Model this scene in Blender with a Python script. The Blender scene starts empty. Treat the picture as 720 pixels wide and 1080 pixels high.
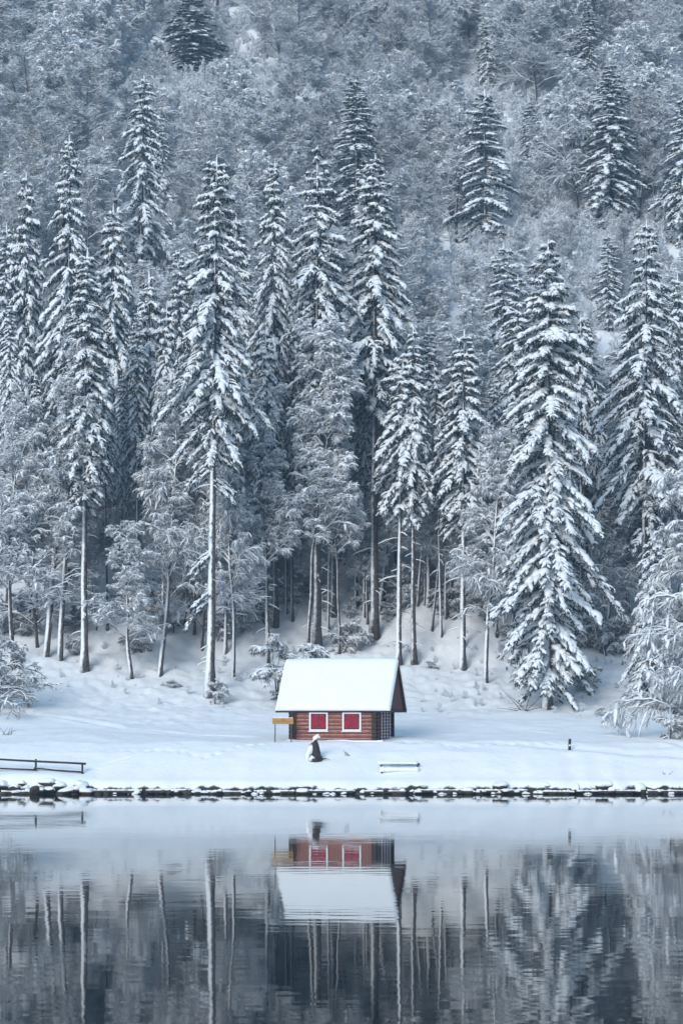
import bpy, math, random
import numpy as np
from mathutils import Matrix, Vector

# ------------------------------------------------------------------ camera, sky, sun, exposure
scene = bpy.context.scene
C = scene.collection
R = math.radians
CAM_H = 5.5                      # metres above the lake
FPX = 2250.0                     # focal length in pixels of the 720 x 1080 frame
cam_data = bpy.data.cameras.new("camera")
cam = bpy.data.objects.new("camera", cam_data)
C.objects.link(cam)
cam.location = (0, 0, CAM_H)
cam.rotation_euler = (R(90), 0, 0)
cam_data.sensor_fit = 'VERTICAL'
cam_data.sensor_height = 36.0
cam_data.lens = 36.0 * FPX / 1080.0
cam_data.shift_y = 210.0 / 1080.0
cam_data.clip_end = 3000.0
scene.camera = cam

SUN_EL, SUN_AZ = 24.0, 203.0      # high, behind the camera, veiled by cloud
world = bpy.data.worlds.new("World")
scene.world = world
world.use_nodes = True
wn, wl = world.node_tree.nodes, world.node_tree.links
wn.clear()
wo = wn.new('ShaderNodeOutputWorld')
wb = wn.new('ShaderNodeBackground')
sky = wn.new('ShaderNodeTexSky')
sky.sky_type = 'NISHITA'
sky.sun_disc = False
sky.sun_elevation = R(SUN_EL)
sky.sun_rotation = R(SUN_AZ)
mixw = wn.new('ShaderNodeMix')
mixw.data_type = 'RGBA'
mixw.inputs[0].default_value = 0.62
wl.new(sky.outputs[0], mixw.inputs[6])
mixw.inputs[7].default_value = (2.55, 4.15, 5.7, 1)    # the cloud layer
wl.new(mixw.outputs[2], wb.inputs[0])
wb.inputs[1].default_value = 0.10
wl.new(wb.outputs[0], wo.inputs[0])

sun_data = bpy.data.lights.new("sun", 'SUN')
sun_data.energy = 2.1
sun_data.angle = R(25)
sun_data.color = (1.0, 0.985, 0.965)
sun = bpy.data.objects.new("sun", sun_data)
C.objects.link(sun)
_az, _el = R(SUN_AZ), R(SUN_EL)
_sd = Vector((math.sin(_az) * math.cos(_el), math.cos(_az) * math.cos(_el), math.sin(_el)))
sun.rotation_euler = _sd.to_track_quat('Z', 'Y').to_euler()

scene.view_settings.view_transform = 'Standard'
scene.view_settings.look = 'None'
scene.view_settings.exposure = 0.80
scene.view_settings.gamma = 1.0
scene.view_settings.use_curve_mapping = False
scene.render.engine = 'CYCLES'
scene.cycles.max_bounces = 12
scene.cycles.diffuse_bounces = 9
scene.cycles.glossy_bounces = 3
scene.cycles.transmission_bounces = 2
scene.cycles.volume_bounces = 0
scene.cycles.use_denoising = True
scene.cycles.use_adaptive_sampling = True
scene.cycles.adaptive_threshold = 0.02

# ------------------------------------------------------------------ noise and small helpers
_pr = np.random.default_rng(11)
_GRID = _pr.random((256, 256))


def vnoise(x, y):
    x = np.asarray(x, float); y = np.asarray(y, float)
    xi = np.floor(x).astype(int); yi = np.floor(y).astype(int)
    fx = x - xi; fy = y - yi
    fx = fx * fx * (3 - 2 * fx); fy = fy * fy * (3 - 2 * fy)
    g = lambda a, b: _GRID[a % 256, b % 256]
    return ((g(xi, yi) * (1 - fx) + g(xi + 1, yi) * fx) * (1 - fy)
            + (g(xi, yi + 1) * (1 - fx) + g(xi + 1, yi + 1) * fx) * fy) * 2 - 1


def fbm(x, y, o=3):
    s, a = 0.0, 1.0
    for k in range(o):
        s = s + a * vnoise(np.asarray(x) * 2 ** k + 17.3 * k, np.asarray(y) * 2 ** k + 5.1 * k)
        a *= 0.5
    return s


def tag(o, label=None, cat=None, group=None, kind=None):
    if label: o['label'] = label
    if cat: o['category'] = cat
    if group: o['group'] = group
    if kind: o['kind'] = kind
    return o


def empty(name, loc, rz=0.0):
    o = bpy.data.objects.new(name, None)
    o.empty_display_size = 0.3
    C.objects.link(o)
    o.location = loc
    o.rotation_euler = (0, 0, rz)
    return o


class MB:
    """collects numpy shapes and links them as one mesh object"""
    def __init__(self):
        self.v, self.f, self.n = [], [], 0

    def add(self, verts, faces, smooth=True, mat=0):
        verts = np.asarray(verts, float).reshape(-1, 3)
        if len(verts) == 0: return
        faces = np.asarray(faces, int)
        self.v.append(verts)
        self.f.append((faces + self.n, smooth, mat))
        self.n += len(verts)

    def mesh(self, name, mats):
        me = bpy.data.meshes.new(name)
        if not isinstance(mats, (list, tuple)): mats = [mats]
        for m in mats: me.materials.append(m)
        if self.n:
            V = np.concatenate(self.v)
            me.vertices.add(len(V))
            me.vertices.foreach_set('co', V.astype(np.float32).ravel())
            li, ls, sm, mi, at = [], [], [], [], 0
            for f, s, m in self.f:
                k = f.shape[1]
                li.append(f.ravel())
                ls.append(np.arange(len(f)) * k + at)
                at += len(f) * k
                sm.append(np.full(len(f), s)); mi.append(np.full(len(f), m))
            li = np.concatenate(li); ls = np.concatenate(ls)
            me.loops.add(len(li)); me.loops.foreach_set('vertex_index', li.astype(np.int32))
            me.polygons.add(len(ls)); me.polygons.foreach_set('loop_start', ls.astype(np.int32))
            me.polygons.foreach_set('use_smooth', np.concatenate(sm).astype(bool))
            me.polygons.foreach_set('material_index', np.concatenate(mi).astype(np.int32))
            me.update(calc_edges=True)
            me.validate()
        return me

    def build(self, name, mats, parent=None, loc=(0, 0, 0)):
        o = bpy.data.objects.new(name, self.mesh(name, mats))
        C.objects.link(o)
        o.location = loc
        if parent: o.parent = parent
        return o

    # ---- shapes
    def box(self, c, s, rot=None, mat=0, bevel=0.0):
        x, y, z = [k / 2 for k in s]
        if bevel > 0:
            b = min(bevel, x * .45, y * .45, z * .45)
            pts = []
            for sx in (-1, 1):
                for sy in (-1, 1):
                    for sz in (-1, 1):
                        pts += [(sx * (x - b), sy * (y - b), sz * z), (sx * (x - b), sy * y, sz * (z - b)), (sx * x, sy * (y - b), sz * (z - b))]
            bm = bmesh_hull(pts)
            v, fs = bm
        else:
            v = np.array([(sx * x, sy * y, sz * z) for sx in (-1, 1) for sy in (-1, 1) for sz in (-1, 1)])
            fs = [[0, 1, 3, 2], [4, 6, 7, 5], [0, 4, 5, 1], [2, 3, 7, 6], [0, 2, 6, 4], [1, 5, 7, 3]]
        v = np.asarray(v)
        if rot is not None: v = v @ np.array(rot).T
        v = v + np.array(c)
        by = {}
        for f in fs: by.setdefault(len(f), []).append(f)
        n0 = self.n
        self.v.append(v); self.n += len(v)
        for k, fl in by.items(): self.f.append((np.array(fl) + n0, False, mat))

    def tubes(self, P, rad, k=6, mat=0, caps=True, squash=None):
        """P (N,M,3) polylines, rad (N,M)"""
        P = np.asarray(P, float)
        if P.ndim == 2: P = P[None]
        N, M, _ = P.shape
        if N == 0: return
        rad = np.broadcast_to(np.asarray(rad, float), (N, M))
        T = np.gradient(P, axis=1)
        T /= np.linalg.norm(T, axis=2, keepdims=True) + 1e-9
        ref = np.where(np.abs(T[..., 2:3]) > 0.9, np.array([1., 0, 0]), np.array([0, 0, 1.]))
        A = np.cross(ref, T); A /= np.linalg.norm(A, axis=2, keepdims=True) + 1e-9
        B = np.cross(T, A)
        th = np.arange(k) * 2 * np.pi / k
        cs, sn = np.cos(th), np.sin(th)
        if squash is not None: sn = np.where(sn > 0, sn * squash[0], sn * squash[1])
        V = P[:, :, None] + rad[:, :, None, None] * (A[:, :, None] * cs[:, None] + B[:, :, None] * sn[:, None])
        base = (np.arange(N) * M * k)[:, None, None]
        i = np.arange(M - 1)[None, :, None] * k
        j = np.arange(k)[None, None, :]; j2 = (j + 1) % k
        F = np.stack([base + i + j, base + i + j2, base + i + k + j2, base + i + k + j], -1).reshape(-1, 4)
        n0 = self.n
        self.add(V, F, True, mat)
        if caps:
            c0 = base[:, 0, 0][:, None] + np.arange(k)[None, ::-1] + n0
            c1 = base[:, 0, 0][:, None] + (M - 1) * k + np.arange(k)[None] + n0
            self.f.append((np.concatenate([c0, c1]), True, mat))


def bmesh_hull(pts):
    import bmesh
    bm = bmesh.new()
    for p in pts: bm.verts.new(p)
    bmesh.ops.convex_hull(bm, input=bm.verts)
    bmesh.ops.dissolve_limit(bm, angle_limit=0.01, verts=bm.verts, edges=bm.edges)
    bm.verts.index_update()
    v = np.array([tuple(q.co) for q in bm.verts])
    f = [[q.index for q in fc.verts] for fc in bm.faces]
    bm.free()
    return v, f


def rotz(a):
    c, s = math.cos(a), math.sin(a)
    return np.array([[c, -s, 0], [s, c, 0], [0, 0, 1]])


# ------------------------------------------------------------------ materials
def new_mat(name, col, rough=0.7, noise=None, bump=None, spec=0.3):
    """noise = (scale, colour2, lo, hi), bump = (scale, strength, distance)"""
    m = bpy.data.materials.new(name)
    m.use_nodes = True
    nt = m.node_tree
    b = nt.nodes['Principled BSDF']
    b.inputs['Base Color'].default_value = (*col, 1)
    b.inputs['Roughness'].default_value = rough
    b.inputs['Specular IOR Level'].default_value = spec
    tc = nt.nodes.new('ShaderNodeTexCoord')
    if noise:
        t = nt.nodes.new('ShaderNodeTexNoise')
        t.inputs['Scale'].default_value = noise[0]
        t.inputs['Detail'].default_value = 5
        nt.links.new(tc.outputs['Object'], t.inputs['Vector'])
        r = nt.nodes.new('ShaderNodeValToRGB')
        r.color_ramp.elements[0].position = noise[2]; r.color_ramp.elements[0].color = (*col, 1)
        r.color_ramp.elements[1].position = noise[3]; r.color_ramp.elements[1].color = (*noise[1], 1)
        nt.links.new(t.outputs['Fac'], r.inputs[0])
        nt.links.new(r.outputs[0], b.inputs['Base Color'])
    if bump:
        t2 = nt.nodes.new('ShaderNodeTexNoise')
        t2.inputs['Scale'].default_value = bump[0]
        t2.inputs['Detail'].default_value = 6
        nt.links.new(tc.outputs['Object'], t2.inputs['Vector'])
        bp = nt.nodes.new('ShaderNodeBump')
        bp.inputs['Strength'].default_value = bump[1]
        bp.inputs['Distance'].default_value = bump[2]
        nt.links.new(t2.outputs['Fac'], bp.inputs['Height'])
        nt.links.new(bp.outputs[0], b.inputs['Normal'])
    return m


M_SNOW = new_mat("snow", (0.80, 0.83, 0.86), 0.75, (1.5, (0.84, 0.86, 0.88), .35, .65), (7, .35, .04), 0.2)
M_TREESNOW = new_mat("snow_on_branches", (0.80, 0.83, 0.86), 0.8, None, None, 0.15)
M_FROST = new_mat("frosted_twig", (0.82, 0.85, 0.88), 0.85, None, None, 0.1)
M_NEEDLE = new_mat("spruce_needles", (0.034, 0.048, 0.047), 0.8, (3.0, (0.075, 0.09, 0.085), .4, .7), None, 0.1)
M_TWIG = new_mat("dark_twig", (0.07, 0.065, 0.065), 0.85, None, None, 0.1)
M_TWIGRIME = new_mat("rimed_twig", (0.36, 0.385, 0.41), 0.85, None, None, 0.1)


def bark_mat(name, col, col2, snow_amount):
    """bark with snow blown onto its windward (west and lake) side"""
    m = new_mat(name, col, 0.9, (5.0, col2, .4, .65), (14, .6, .03), 0.15)
    nt = m.node_tree; b = nt.nodes['Principled BSDF']
    g = nt.nodes.new('ShaderNodeNewGeometry')
    dot = nt.nodes.new('ShaderNodeVectorMath'); dot.operation = 'DOT_PRODUCT'
    dot.inputs[1].default_value = (-0.78, -0.62, 0.25)
    nt.links.new(g.outputs['Normal'], dot.inputs[0])
    tc = nt.nodes.new('ShaderNodeTexCoord')
    t = nt.nodes.new('ShaderNodeTexNoise'); t.inputs['Scale'].default_value = 2.6; t.inputs['Detail'].default_value = 8; t.inputs['Roughness'].default_value = .7
    nt.links.new(tc.outputs['Object'], t.inputs['Vector'])
    a = nt.nodes.new('ShaderNodeMath'); a.operation = 'ADD'
    nt.links.new(dot.outputs['Value'], a.inputs[0]); nt.links.new(t.outputs['Fac'], a.inputs[1])
    mr = nt.nodes.new('ShaderNodeMapRange')
    mr.inputs['From Min'].default_value = 1.35 - snow_amount; mr.inputs['From Max'].default_value = 1.7 - snow_amount
    nt.links.new(a.outputs[0], mr.inputs['Value'])
    mx = nt.nodes.new('ShaderNodeMix'); mx.data_type = 'RGBA'
    nt.links.new(mr.outputs[0], mx.inputs[0])
    src = b.inputs['Base Color'].links[0].from_socket
    nt.links.new(src, mx.inputs[6]); mx.inputs[7].default_value = (0.78, 0.81, 0.84, 1)
    nt.links.new(mx.outputs[2], b.inputs['Base Color'])
    return m


M_BARK = bark_mat("spruce_bark", (0.050, 0.044, 0.042), (0.11, 0.096, 0.09), 0.14)
M_BARKSNOW = bark_mat("snow_blown_bark", (0.060, 0.054, 0.052), (0.16, 0.145, 0.14), 0.42)
M_BARKDARK = bark_mat("dark_bark", (0.055, 0.05, 0.048), (0.11, 0.10, 0.095), 0.0)

# ------------------------------------------------------------------ the ground
_PD = np.array([-400, 120, 138, 140.6, 141.45, 141.6, 141.75, 142.1, 142.8, 144.0, 146.5, 149.0, 150.2, 156, 160, 166, 172, 178, 185, 195, 205, 480, 560, 1500])
_PZ = np.array([-6, -4, -1.6, -.7, -.35, .25, .62, .86, 1.10, 1.62, 2.62, 3.30, 3.42, 3.72, 4.10, 4.80, 5.65, 7.3, 9.9, 16.2, 23.2, 215, 240, 250])


def ground_base(x, y):
    x = np.asarray(x, float); y = np.asarray(y, float)
    sh = 0.42 * vnoise(x * .28, 3.3) + 0.20 * vnoise(x * 1.1, 8.8)
    w = np.clip(1 - np.abs(y - 142) / 6, 0, 1)
    z = np.interp(y - sh * w, _PD, _PZ)
    land = np.clip((y - 143) / 8, 0, 1)
    hill = np.clip((y - 170) / 40, 0, 1)
    cab = 1 - np.exp(-(((x - .5) / 7) ** 2 + ((y - 151) / 5) ** 2))
    z = z + land * cab * 0.20 * fbm(x * .11, y * .11, 3) + hill * 1.6 * fbm(x * .035, y * .035, 3)
    z = z + hill * .25 * fbm(x * .35 + 40, y * .35, 2)
    z = z + np.clip((y - 150) / 30, 0, 1) * np.clip(-x - 4, 0, 30) * .035     # the left side climbs a little sooner
    # left end of the shore carries a thicker drift
    z = z + 0.45 * np.exp(-((x + 21) / 3.2) ** 2) * np.clip((y - 141.5) / 1.0, 0, 1) * np.exp(-np.clip(y - 142, 0, 99) / 3.5)
    return z


def py_of(z, y): return 750 - FPX * (z - CAM_H) / y


def at_ground(px, py, dmin=142.0, dmax=420.0):
    """the spot on the ground that the photo shows at px, py"""
    D = np.arange(dmin, dmax, 0.1)
    X = (px - 360) / FPX * D
    p = py_of(ground_base(X, D), D)
    i = int(np.argmax(p <= py)) if np.any(p <= py) else len(D) - 1
    return float(X[i]), float(D[i])


PATHS = []
for pts, wid, dep in [
        ([(30, 752), (60, 756), (133, 769), (200, 775), (260, 778)], .45, .12),
        ([(104, 808), (150, 797), (185, 786)], .12, .05),
        ([(430, 783), (480, 781), (560, 786), (640, 793), (719, 797)], .5, .10),
        ([(560, 772), (640, 776), (719, 786)], .3, .07)]:
    PATHS.append((np.array([at_ground(*p) for p in pts]), wid, dep))


def ground(x, y):
    x = np.asarray(x, float); y = np.asarray(y, float)
    z = ground_base(x, y)
    for P, wid, dep in PATHS:
        d = np.full(np.broadcast(x, y).shape, 99.0)
        for a, b in zip(P[:-1], P[1:]):
            ab = b - a
            t = np.clip(((x - a[0]) * ab[0] + (y - a[1]) * ab[1]) / (ab @ ab), 0, 1)
            d = np.minimum(d, np.hypot(x - a[0] - t * ab[0], y - a[1] - t * ab[1]))
        z = z - dep * np.exp(-(d / wid) ** 2) + dep * .5 * np.exp(-((d - 2 * wid) / wid) ** 2)
    return z


def gz(x, y): return float(ground(np.array([x]), np.array([y]))[0])


def axis(parts):
    out = []
    for a, b, s in parts: out.append(np.arange(a, b, s))
    return np.unique(np.round(np.concatenate(out + [[parts[-1][1]]]), 4))


gx = axis([(-700, -140, 40), (-140, -46, 4), (-46, -26, .3), (-26, 26, .16), (26, 46, .3), (46, 140, 4), (140, 700, 40)])
gy = axis([(-300, 130, 30), (130, 140, 2), (140, 144, .12), (144, 152, .16), (152, 165, .3), (165, 205, .4), (205, 400, 3), (400, 900, 25)])
GX, GY = np.meshgrid(gx, gy)
GZ = ground(GX, GY)
near = np.clip((GY - 142.3) / 2, 0, 1)
GZ = GZ + near * (0.035 * fbm(GX * .9, GY * .9, 3) + .055 * np.clip((GY - 143) / 6, 0, 1) * np.clip(np.abs(GX + .6) / 8, .15, 1) * fbm(GX * .22 + 9, GY * .42, 3))
wood_ = np.clip((GY - 160 - 6 * fbm(GX * .12, 7.7, 2)) / 14, 0, 1)
GZ = GZ + wood_ * (.16 * np.abs(fbm(GX * .55, GY * .55 + 30, 3)) + .10 * fbm(GX * 1.4, GY * 1.4, 2))
nx_, ny_ = len(gx), len(gy)
ii = (np.arange(ny_ - 1)[:, None] * nx_ + np.arange(nx_ - 1)[None]).ravel()
mb = MB()
_fr = np.random.default_rng(6)
for (ax_, ay_), (bx_, by_) in (((-5.2, 149.0), (-9.5, 145.8)), ((-9.5, 145.8), (-15.5, 147.5)), ((3.6, 149.2), (9.0, 148.0)), ((9.0, 148.0), (15.5, 149.6))):
    n_ = int(math.hypot(bx_ - ax_, by_ - ay_) / .42)
    for k in range(n_):
        t_ = (k + _fr.uniform(-.2, .2)) / n_
        fx = ax_ + (bx_ - ax_) * t_ + .12 * (-1) ** k; fy_ = ay_ + (by_ - ay_) * t_ + .12 * (-1) ** k + .35 * math.sin(t_ * 5)
        GZ = GZ - .10 * np.exp(-((GX - fx) / .19) ** 2 - ((GY - fy_) / .19) ** 2)
mb.add(np.stack([GX, GY, GZ], -1), np.stack([ii, ii + 1, ii + nx_ + 1, ii + nx_], -1))
M_GROUND = new_mat("snow_ground", (0.80, 0.83, 0.86), 0.75, (.6, (0.84, 0.86, 0.88), .35, .65), (3.5, .5, .08), 0.2)
nt = M_GROUND.node_tree; b = nt.nodes['Principled BSDF']
g = nt.nodes.new('ShaderNodeNewGeometry'); sp = nt.nodes.new('ShaderNodeSeparateXYZ')
nt.links.new(g.outputs['Position'], sp.inputs[0])
tn = nt.nodes.new('ShaderNodeTexNoise'); tn.inputs['Scale'].default_value = 1.2; tn.inputs['Detail'].default_value = 4
nt.links.new(g.outputs['Position'], tn.inputs['Vector'])
ma = nt.nodes.new('ShaderNodeMath'); ma.operation = 'MULTIPLY_ADD'; ma.inputs[1].default_value = 0.9
nt.links.new(tn.outputs['Fac'], ma.inputs[0]); nt.links.new(sp.outputs['Z'], ma.inputs[2])
mr = nt.nodes.new('ShaderNodeMapRange'); mr.inputs['From Min'].default_value = 0.80; mr.inputs['From Max'].default_value = 0.92
nt.links.new(ma.outputs[0], mr.inputs['Value'])
mx = nt.nodes.new('ShaderNodeMix'); mx.data_type = 'RGBA'
nt.links.new(mr.outputs[0], mx.inputs[0]); mx.inputs[6].default_value = (0.035, 0.03, 0.027, 1)
nt.links.new(b.inputs['Base Color'].links[0].from_socket, mx.inputs[7])
nt.links.new(mx.outputs[2], b.inputs['Base Color'])
tag(mb.build("snowy_ground", M_GROUND), kind='structure')

# ------------------------------------------------------------------ the lake
M_WATER = bpy.data.materials.new("lake_water"); M_WATER.use_nodes = True
nt = M_WATER.node_tree; b = nt.nodes['Principled BSDF']
b.inputs['Base Color'].default_value = (0.008, 0.016, 0.02, 1)
b.inputs['Roughness'].default_value = 0.03
b.inputs['IOR'].default_value = 1.333
b.inputs['Specular IOR Level'].default_value = 0.5
tc = nt.nodes.new('ShaderNodeTexCoord')
hs = None
for sc_, amp, vx in ((0.55, 0.009, .35), (2.2, 0.0035, .35), (0.09, 0.02, .6)):
    mp = nt.nodes.new('ShaderNodeMapping'); mp.inputs['Scale'].default_value = (sc_ * vx, sc_ * .8, 1)
    nt.links.new(tc.outputs['Object'], mp.inputs['Vector'])
    t = nt.nodes.new('ShaderNodeTexNoise'); t.inputs['Scale'].default_value = 1; t.inputs['Detail'].default_value = 2
    nt.links.new(mp.outputs[0], t.inputs['Vector'])
    mu = nt.nodes.new('ShaderNodeMath'); mu.operation = 'MULTIPLY'; mu.inputs[1].default_value = amp
    nt.links.new(t.outputs['Fac'], mu.inputs[0])
    if hs is None: hs = mu.outputs[0]
    else:
        ad = nt.nodes.new('ShaderNodeMath'); ad.operation = 'ADD'
        nt.links.new(hs, ad.inputs[0]); nt.links.new(mu.outputs[0], ad.inputs[1]); hs = ad.outputs[0]
bp = nt.nodes.new('ShaderNodeBump'); bp.inputs['Strength'].default_value = 1.0; bp.inputs['Distance'].default_value = 0.55
nt.links.new(hs, bp.inputs['Height']); nt.links.new(bp.outputs[0], b.inputs['Normal'])
mb = MB()
mb.add([(-650, -290, 0), (650, -290, 0), (650, 143, 0), (-650, 143, 0)], [[0, 1, 2, 3]], False)
tag(mb.build("lake_water", M_WATER), kind='structure')


# ------------------------------------------------------------------ tree builders
def snow_blobs(mb, p0, p1, w, rng, h=0.75, lift=0.6, sag=0.12, mat=0):
    """lumpy pads of snow lying along p0-p1"""
    p0 = np.asarray(p0); p1 = np.asarray(p1); n = len(p0)
    if n == 0: return
    ts = np.array([-.08, .15, .55, .9, 1.06])
    fr = np.array([.35, .9, 1.0, .75, .25])
    ax = p1 - p0
    L = np.linalg.norm(ax, axis=1, keepdims=True)
    P = p0[:, None] + ax[:, None] * ts[None, :, None]
    P[:, :, 2] += (L * sag) * (4 * ts * (1 - ts))[None] + (np.asarray(w) * lift * h)[:, None] * np.array([.3, .9, 1, .9, .3])
    rad = np.asarray(w)[:, None] * fr[None] * rng.uniform(.72, 1.28, (n, 5))
    mb.tubes(P, rad, 5, mat, True, (h, .4))


def needle_tris(mb, base, dirn, length, width, rng, mat=0, frosted=0.0):
    n = len(base)
    if n == 0: return
    if frosted > 0:
        k = rng.random(n) < frosted
        needle_tris(mb, base[k] + np.array([0, 0, .02]), dirn[k], length[k] * .75, width[k] * .8, rng, 1)
        base, dirn, length, width = base[~k], dirn[~k], length[~k], width[~k]
        n = len(base)
    side = np.cross(dirn, rng.normal(size=(n, 3)))
    side /= np.linalg.norm(side, axis=1, keepdims=True) + 1e-9
    V = np.stack([base - side * width[:, None], base + side * width[:, None],
                  base + dirn * length[:, None] + side * width[:, None] * .35,
                  base + dirn * length[:, None] - side * width[:, None] * .35], 1)
    F = np.arange(n * 4).reshape(n, 4)
    mb.add(V, F, False, mat)


def spruce_meshes(name, seed, H, cb, Rm, droop=.5, gap=.5, snow=1.0, full=1.0, bark=M_BARK, dead=0.0, power=.75, tufts=(), asym=0.0, frosty=.36):
    """H height, cb height of the lowest live whorl, Rm the crown's radius"""
    rng = np.random.default_rng(seed)
    tr, nd, sn = MB(), MB(), MB()
    r0 = .0072 * H + .03
    zt = np.linspace(-.6, H * .985, 14)
    sway = np.cumsum(rng.normal(0, .012 * H / 14, (14, 2)), 0); sway -= sway[0]
    tp = np.column_stack([sway, zt])
    tr.tubes(tp[None], (r0 * (1 - .93 * (np.clip(zt, 0, None) / H)) * (1 + .7 * np.exp(-np.clip(zt, 0, None) / .5)))[None], 9)
    cx = lambda z: np.interp(z, zt, sway[:, 0]); cy = lambda z: np.interp(z, zt, sway[:, 1])

    z = cb; az = rng.uniform(0, 6.28); todo = []
    while z < H - .25:
        t = (H - z) / (H - cb)
        nb = rng.integers(4, 7) if t > .12 else 3
        lump = .82 + .32 * rng.random()
        for k in range(nb):
            az += 6.283 / nb + rng.uniform(-.35, .35)
            pr = t ** power
            if t > .72: pr *= 1 - .64 * (t - .72) / .28
            if rng.random() > full * (1 - .25 * max(0, t - .7)): continue
            L = Rm * pr * lump * rng.uniform(.58, 1.10) * (1 + asym * math.cos(az)) + .14
            todo.append((z + rng.uniform(-.55, .55) * gap * (.4 + .6 * t), az, L, t))
        az += 2.4
        z += gap * (.62 + .65 * t) * rng.uniform(.65, 1.4)
    for (zf, azf, L) in tufts: 
        for q in range(4): todo.append((zf + .3 * q, azf + rng.uniform(-.5, .5), L * rng.uniform(.7, 1.1), .9))

    axP0, axP1, axW = [], [], []
    lp0, lp1, lw = [], [], []
    nb_, nd_, nl_, nw_ = [], [], [], []
    brP, brR = [], []
    for (zb, a, L, t) in todo:
        u = np.array([math.cos(a), math.sin(a), 0]); v = np.array([-u[1], u[0], 0])
        tt_ = min(1.0, t / .55)
        e0 = .40 * (1 - tt_) ** 1.5 - .42 * droop * tt_ + rng.normal(0, .10)
        e1 = (.34 + .42 * tt_) * droop + rng.normal(0, .10)
        s = np.linspace(0, 1, 7)
        bend = rng.normal(0, .08) * L
        ax = np.array([cx(zb), cy(zb), zb]) + u * (L * s)[:, None] * (1 - .12 * droop * s[:, None]) + v * (bend * s * s)[:, None]
        ax[:, 2] += L * (e0 * s - e1 * s * s * (1 - .25 * s))
        brP.append(ax); brR.append((.018 + .012 * L) * (1 - .85 * s))
        sf = np.clip(rng.normal(1.0, .3), .25, 1.6) * snow
        # laterals
        n = max(5, int(L / .14))
        sj = np.sort(rng.uniform(.12, 1.0, n) ** .8)
        sg = np.where(np.arange(n) % 2 == 0, 1, -1)
        ll = (.24 * L * (1 - sj) + .20 + .05 * L) * rng.uniform(.5, 1.3, n)
        ll = np.minimum(ll, 1.3)
        q0 = np.stack([np.interp(sj, s, ax[:, k]) for k in range(3)], 1)
        ang = rng.uniform(.30, 1.0, n)
        dz = -(.22 + .45 * droop * rng.random(n)) * (.45 + .75 * t)
        d = u * np.cos(ang)[:, None] + v * (sg * np.sin(ang))[:, None] + np.array([0, 0, 1.]) * dz[:, None]
        q1 = q0 + d * ll[:, None]
        keep = rng.random(n) < .80 * min(1.15, sf)
        lp0.append(q0[keep]); lp1.append((q0 + d * ll[:, None] * .92)[keep])
        lw.append(((.045 + .075 * ll + .03 * rng.random(n)) * (.7 + .4 * sf))[keep])
        # snow on the axis itself
        for i in range(1, 6):
            if rng.random() < .86 * min(1.1, sf):
                axP0.append(ax[i]); axP1.append(ax[i + 1]); axW.append((.07 + .055 * min(L, 3.5) * (1 - .5 * s[i])) * (.7 + .4 * sf) * rng.uniform(.8, 1.3))
        axP0.append(ax[5]); axP1.append(ax[6]); axW.append((.10 + .045 * min(L, 4)) * (.6 + .5 * sf))
        # needles hanging under the laterals and along the axis
        m = 8
        tt = rng.uniform(.05, 1.08, (n, m, 1))
        base = (q0[:, None] + (q1 - q0)[:, None] * tt).reshape(-1, 3)
        base[:, 2] -= .02
        dirn = np.repeat(d, m, 0) * .55 + rng.normal(0, .38, (n * m, 3)) + np.array([0, 0, -.62])
        dirn /= np.linalg.norm(dirn, axis=1, keepdims=True)
        nb_.append(base); nd_.append(dirn)
        nl_.append(rng.uniform(.16, .42, n * m) * (.7 + .12 * min(L, 4))); nw_.append(rng.uniform(.028, .06, n * m))
        m2 = max(3, int(L * 4))
        tt = rng.uniform(0, .75, m2)
        base = np.stack([np.interp(tt, s, ax[:, k]) for k in range(3)], 1)
        dirn = u * .5 + rng.normal(0, .5, (m2, 3)) + np.array([0, 0, -.7])
        dirn /= np.linalg.norm(dirn, axis=1, keepdims=True)
        nb_.append(base); nd_.append(dirn)
        nl_.append(rng.uniform(.3, .75, m2)); nw_.append(rng.uniform(.06, .12, m2))
    cat = np.concatenate
    nd.tubes(np.array(brP), np.array(brR), 4, 0, False)
    needle_tris(nd, cat(nb_), cat(nd_), cat(nl_), cat(nw_), rng, 0, frosty)
    snow_blobs(sn, cat(lp0), cat(lp1), cat(lw), rng, .8)
    snow_blobs(sn, np.array(axP0), np.array(axP1), np.array(axW), rng, .85, .7)
    # leader
    tipz = np.linspace(H * .95, H + .25, 4)
    sn.tubes(np.column_stack([np.full(4, cx(H)), np.full(4, cy(H)), tipz])[None], np.array([[.06, .09, .07, .02]]), 6)
    # dead twigs under the crown, each with a strip of snow
    nd_dead = int(dead * (cb - 1.5) * 2.2)
    if nd_dead > 0:
        zz = rng.uniform(1.2, cb, nd_dead); aa = rng.uniform(0, 6.28, nd_dead); LL = rng.uniform(.3, 1.7, nd_dead) * min(1, Rm / 3.0)
        s = np.linspace(0, 1, 4)
        P = np.zeros((nd_dead, 4, 3))
        P[:, :, 0] = cx(zz)[:, None] + np.cos(aa)[:, None] * LL[:, None] * s
        P[:, :, 1] = cy(zz)[:, None] + np.sin(aa)[:, None] * LL[:, None] * s
        P[:, :, 2] = zz[:, None] + LL[:, None] * (.05 * s - .38 * s * s) + rng.normal(0, .04, (nd_dead, 4)) * s
        tr.tubes(P, np.array([.030, .024, .018, .010])[None], 4)
        k = rng.random(nd_dead) < .8
        Q = P[k].copy(); Q[:, :, 2] += .04
        sn.tubes(Q, np.array([.045, .055, .05, .02])[None] * rng.uniform(.7, 1.3, (k.sum(), 1)), 4, 0, True)
    return dict(trunk=tr.mesh(name + "_trunk", bark), crown=nd.mesh(name + "_crown", [M_NEEDLE, M_TREESNOW]), snow_load=sn.mesh(name + "_snow", M_TREESNOW), H=H, R=Rm)


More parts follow.
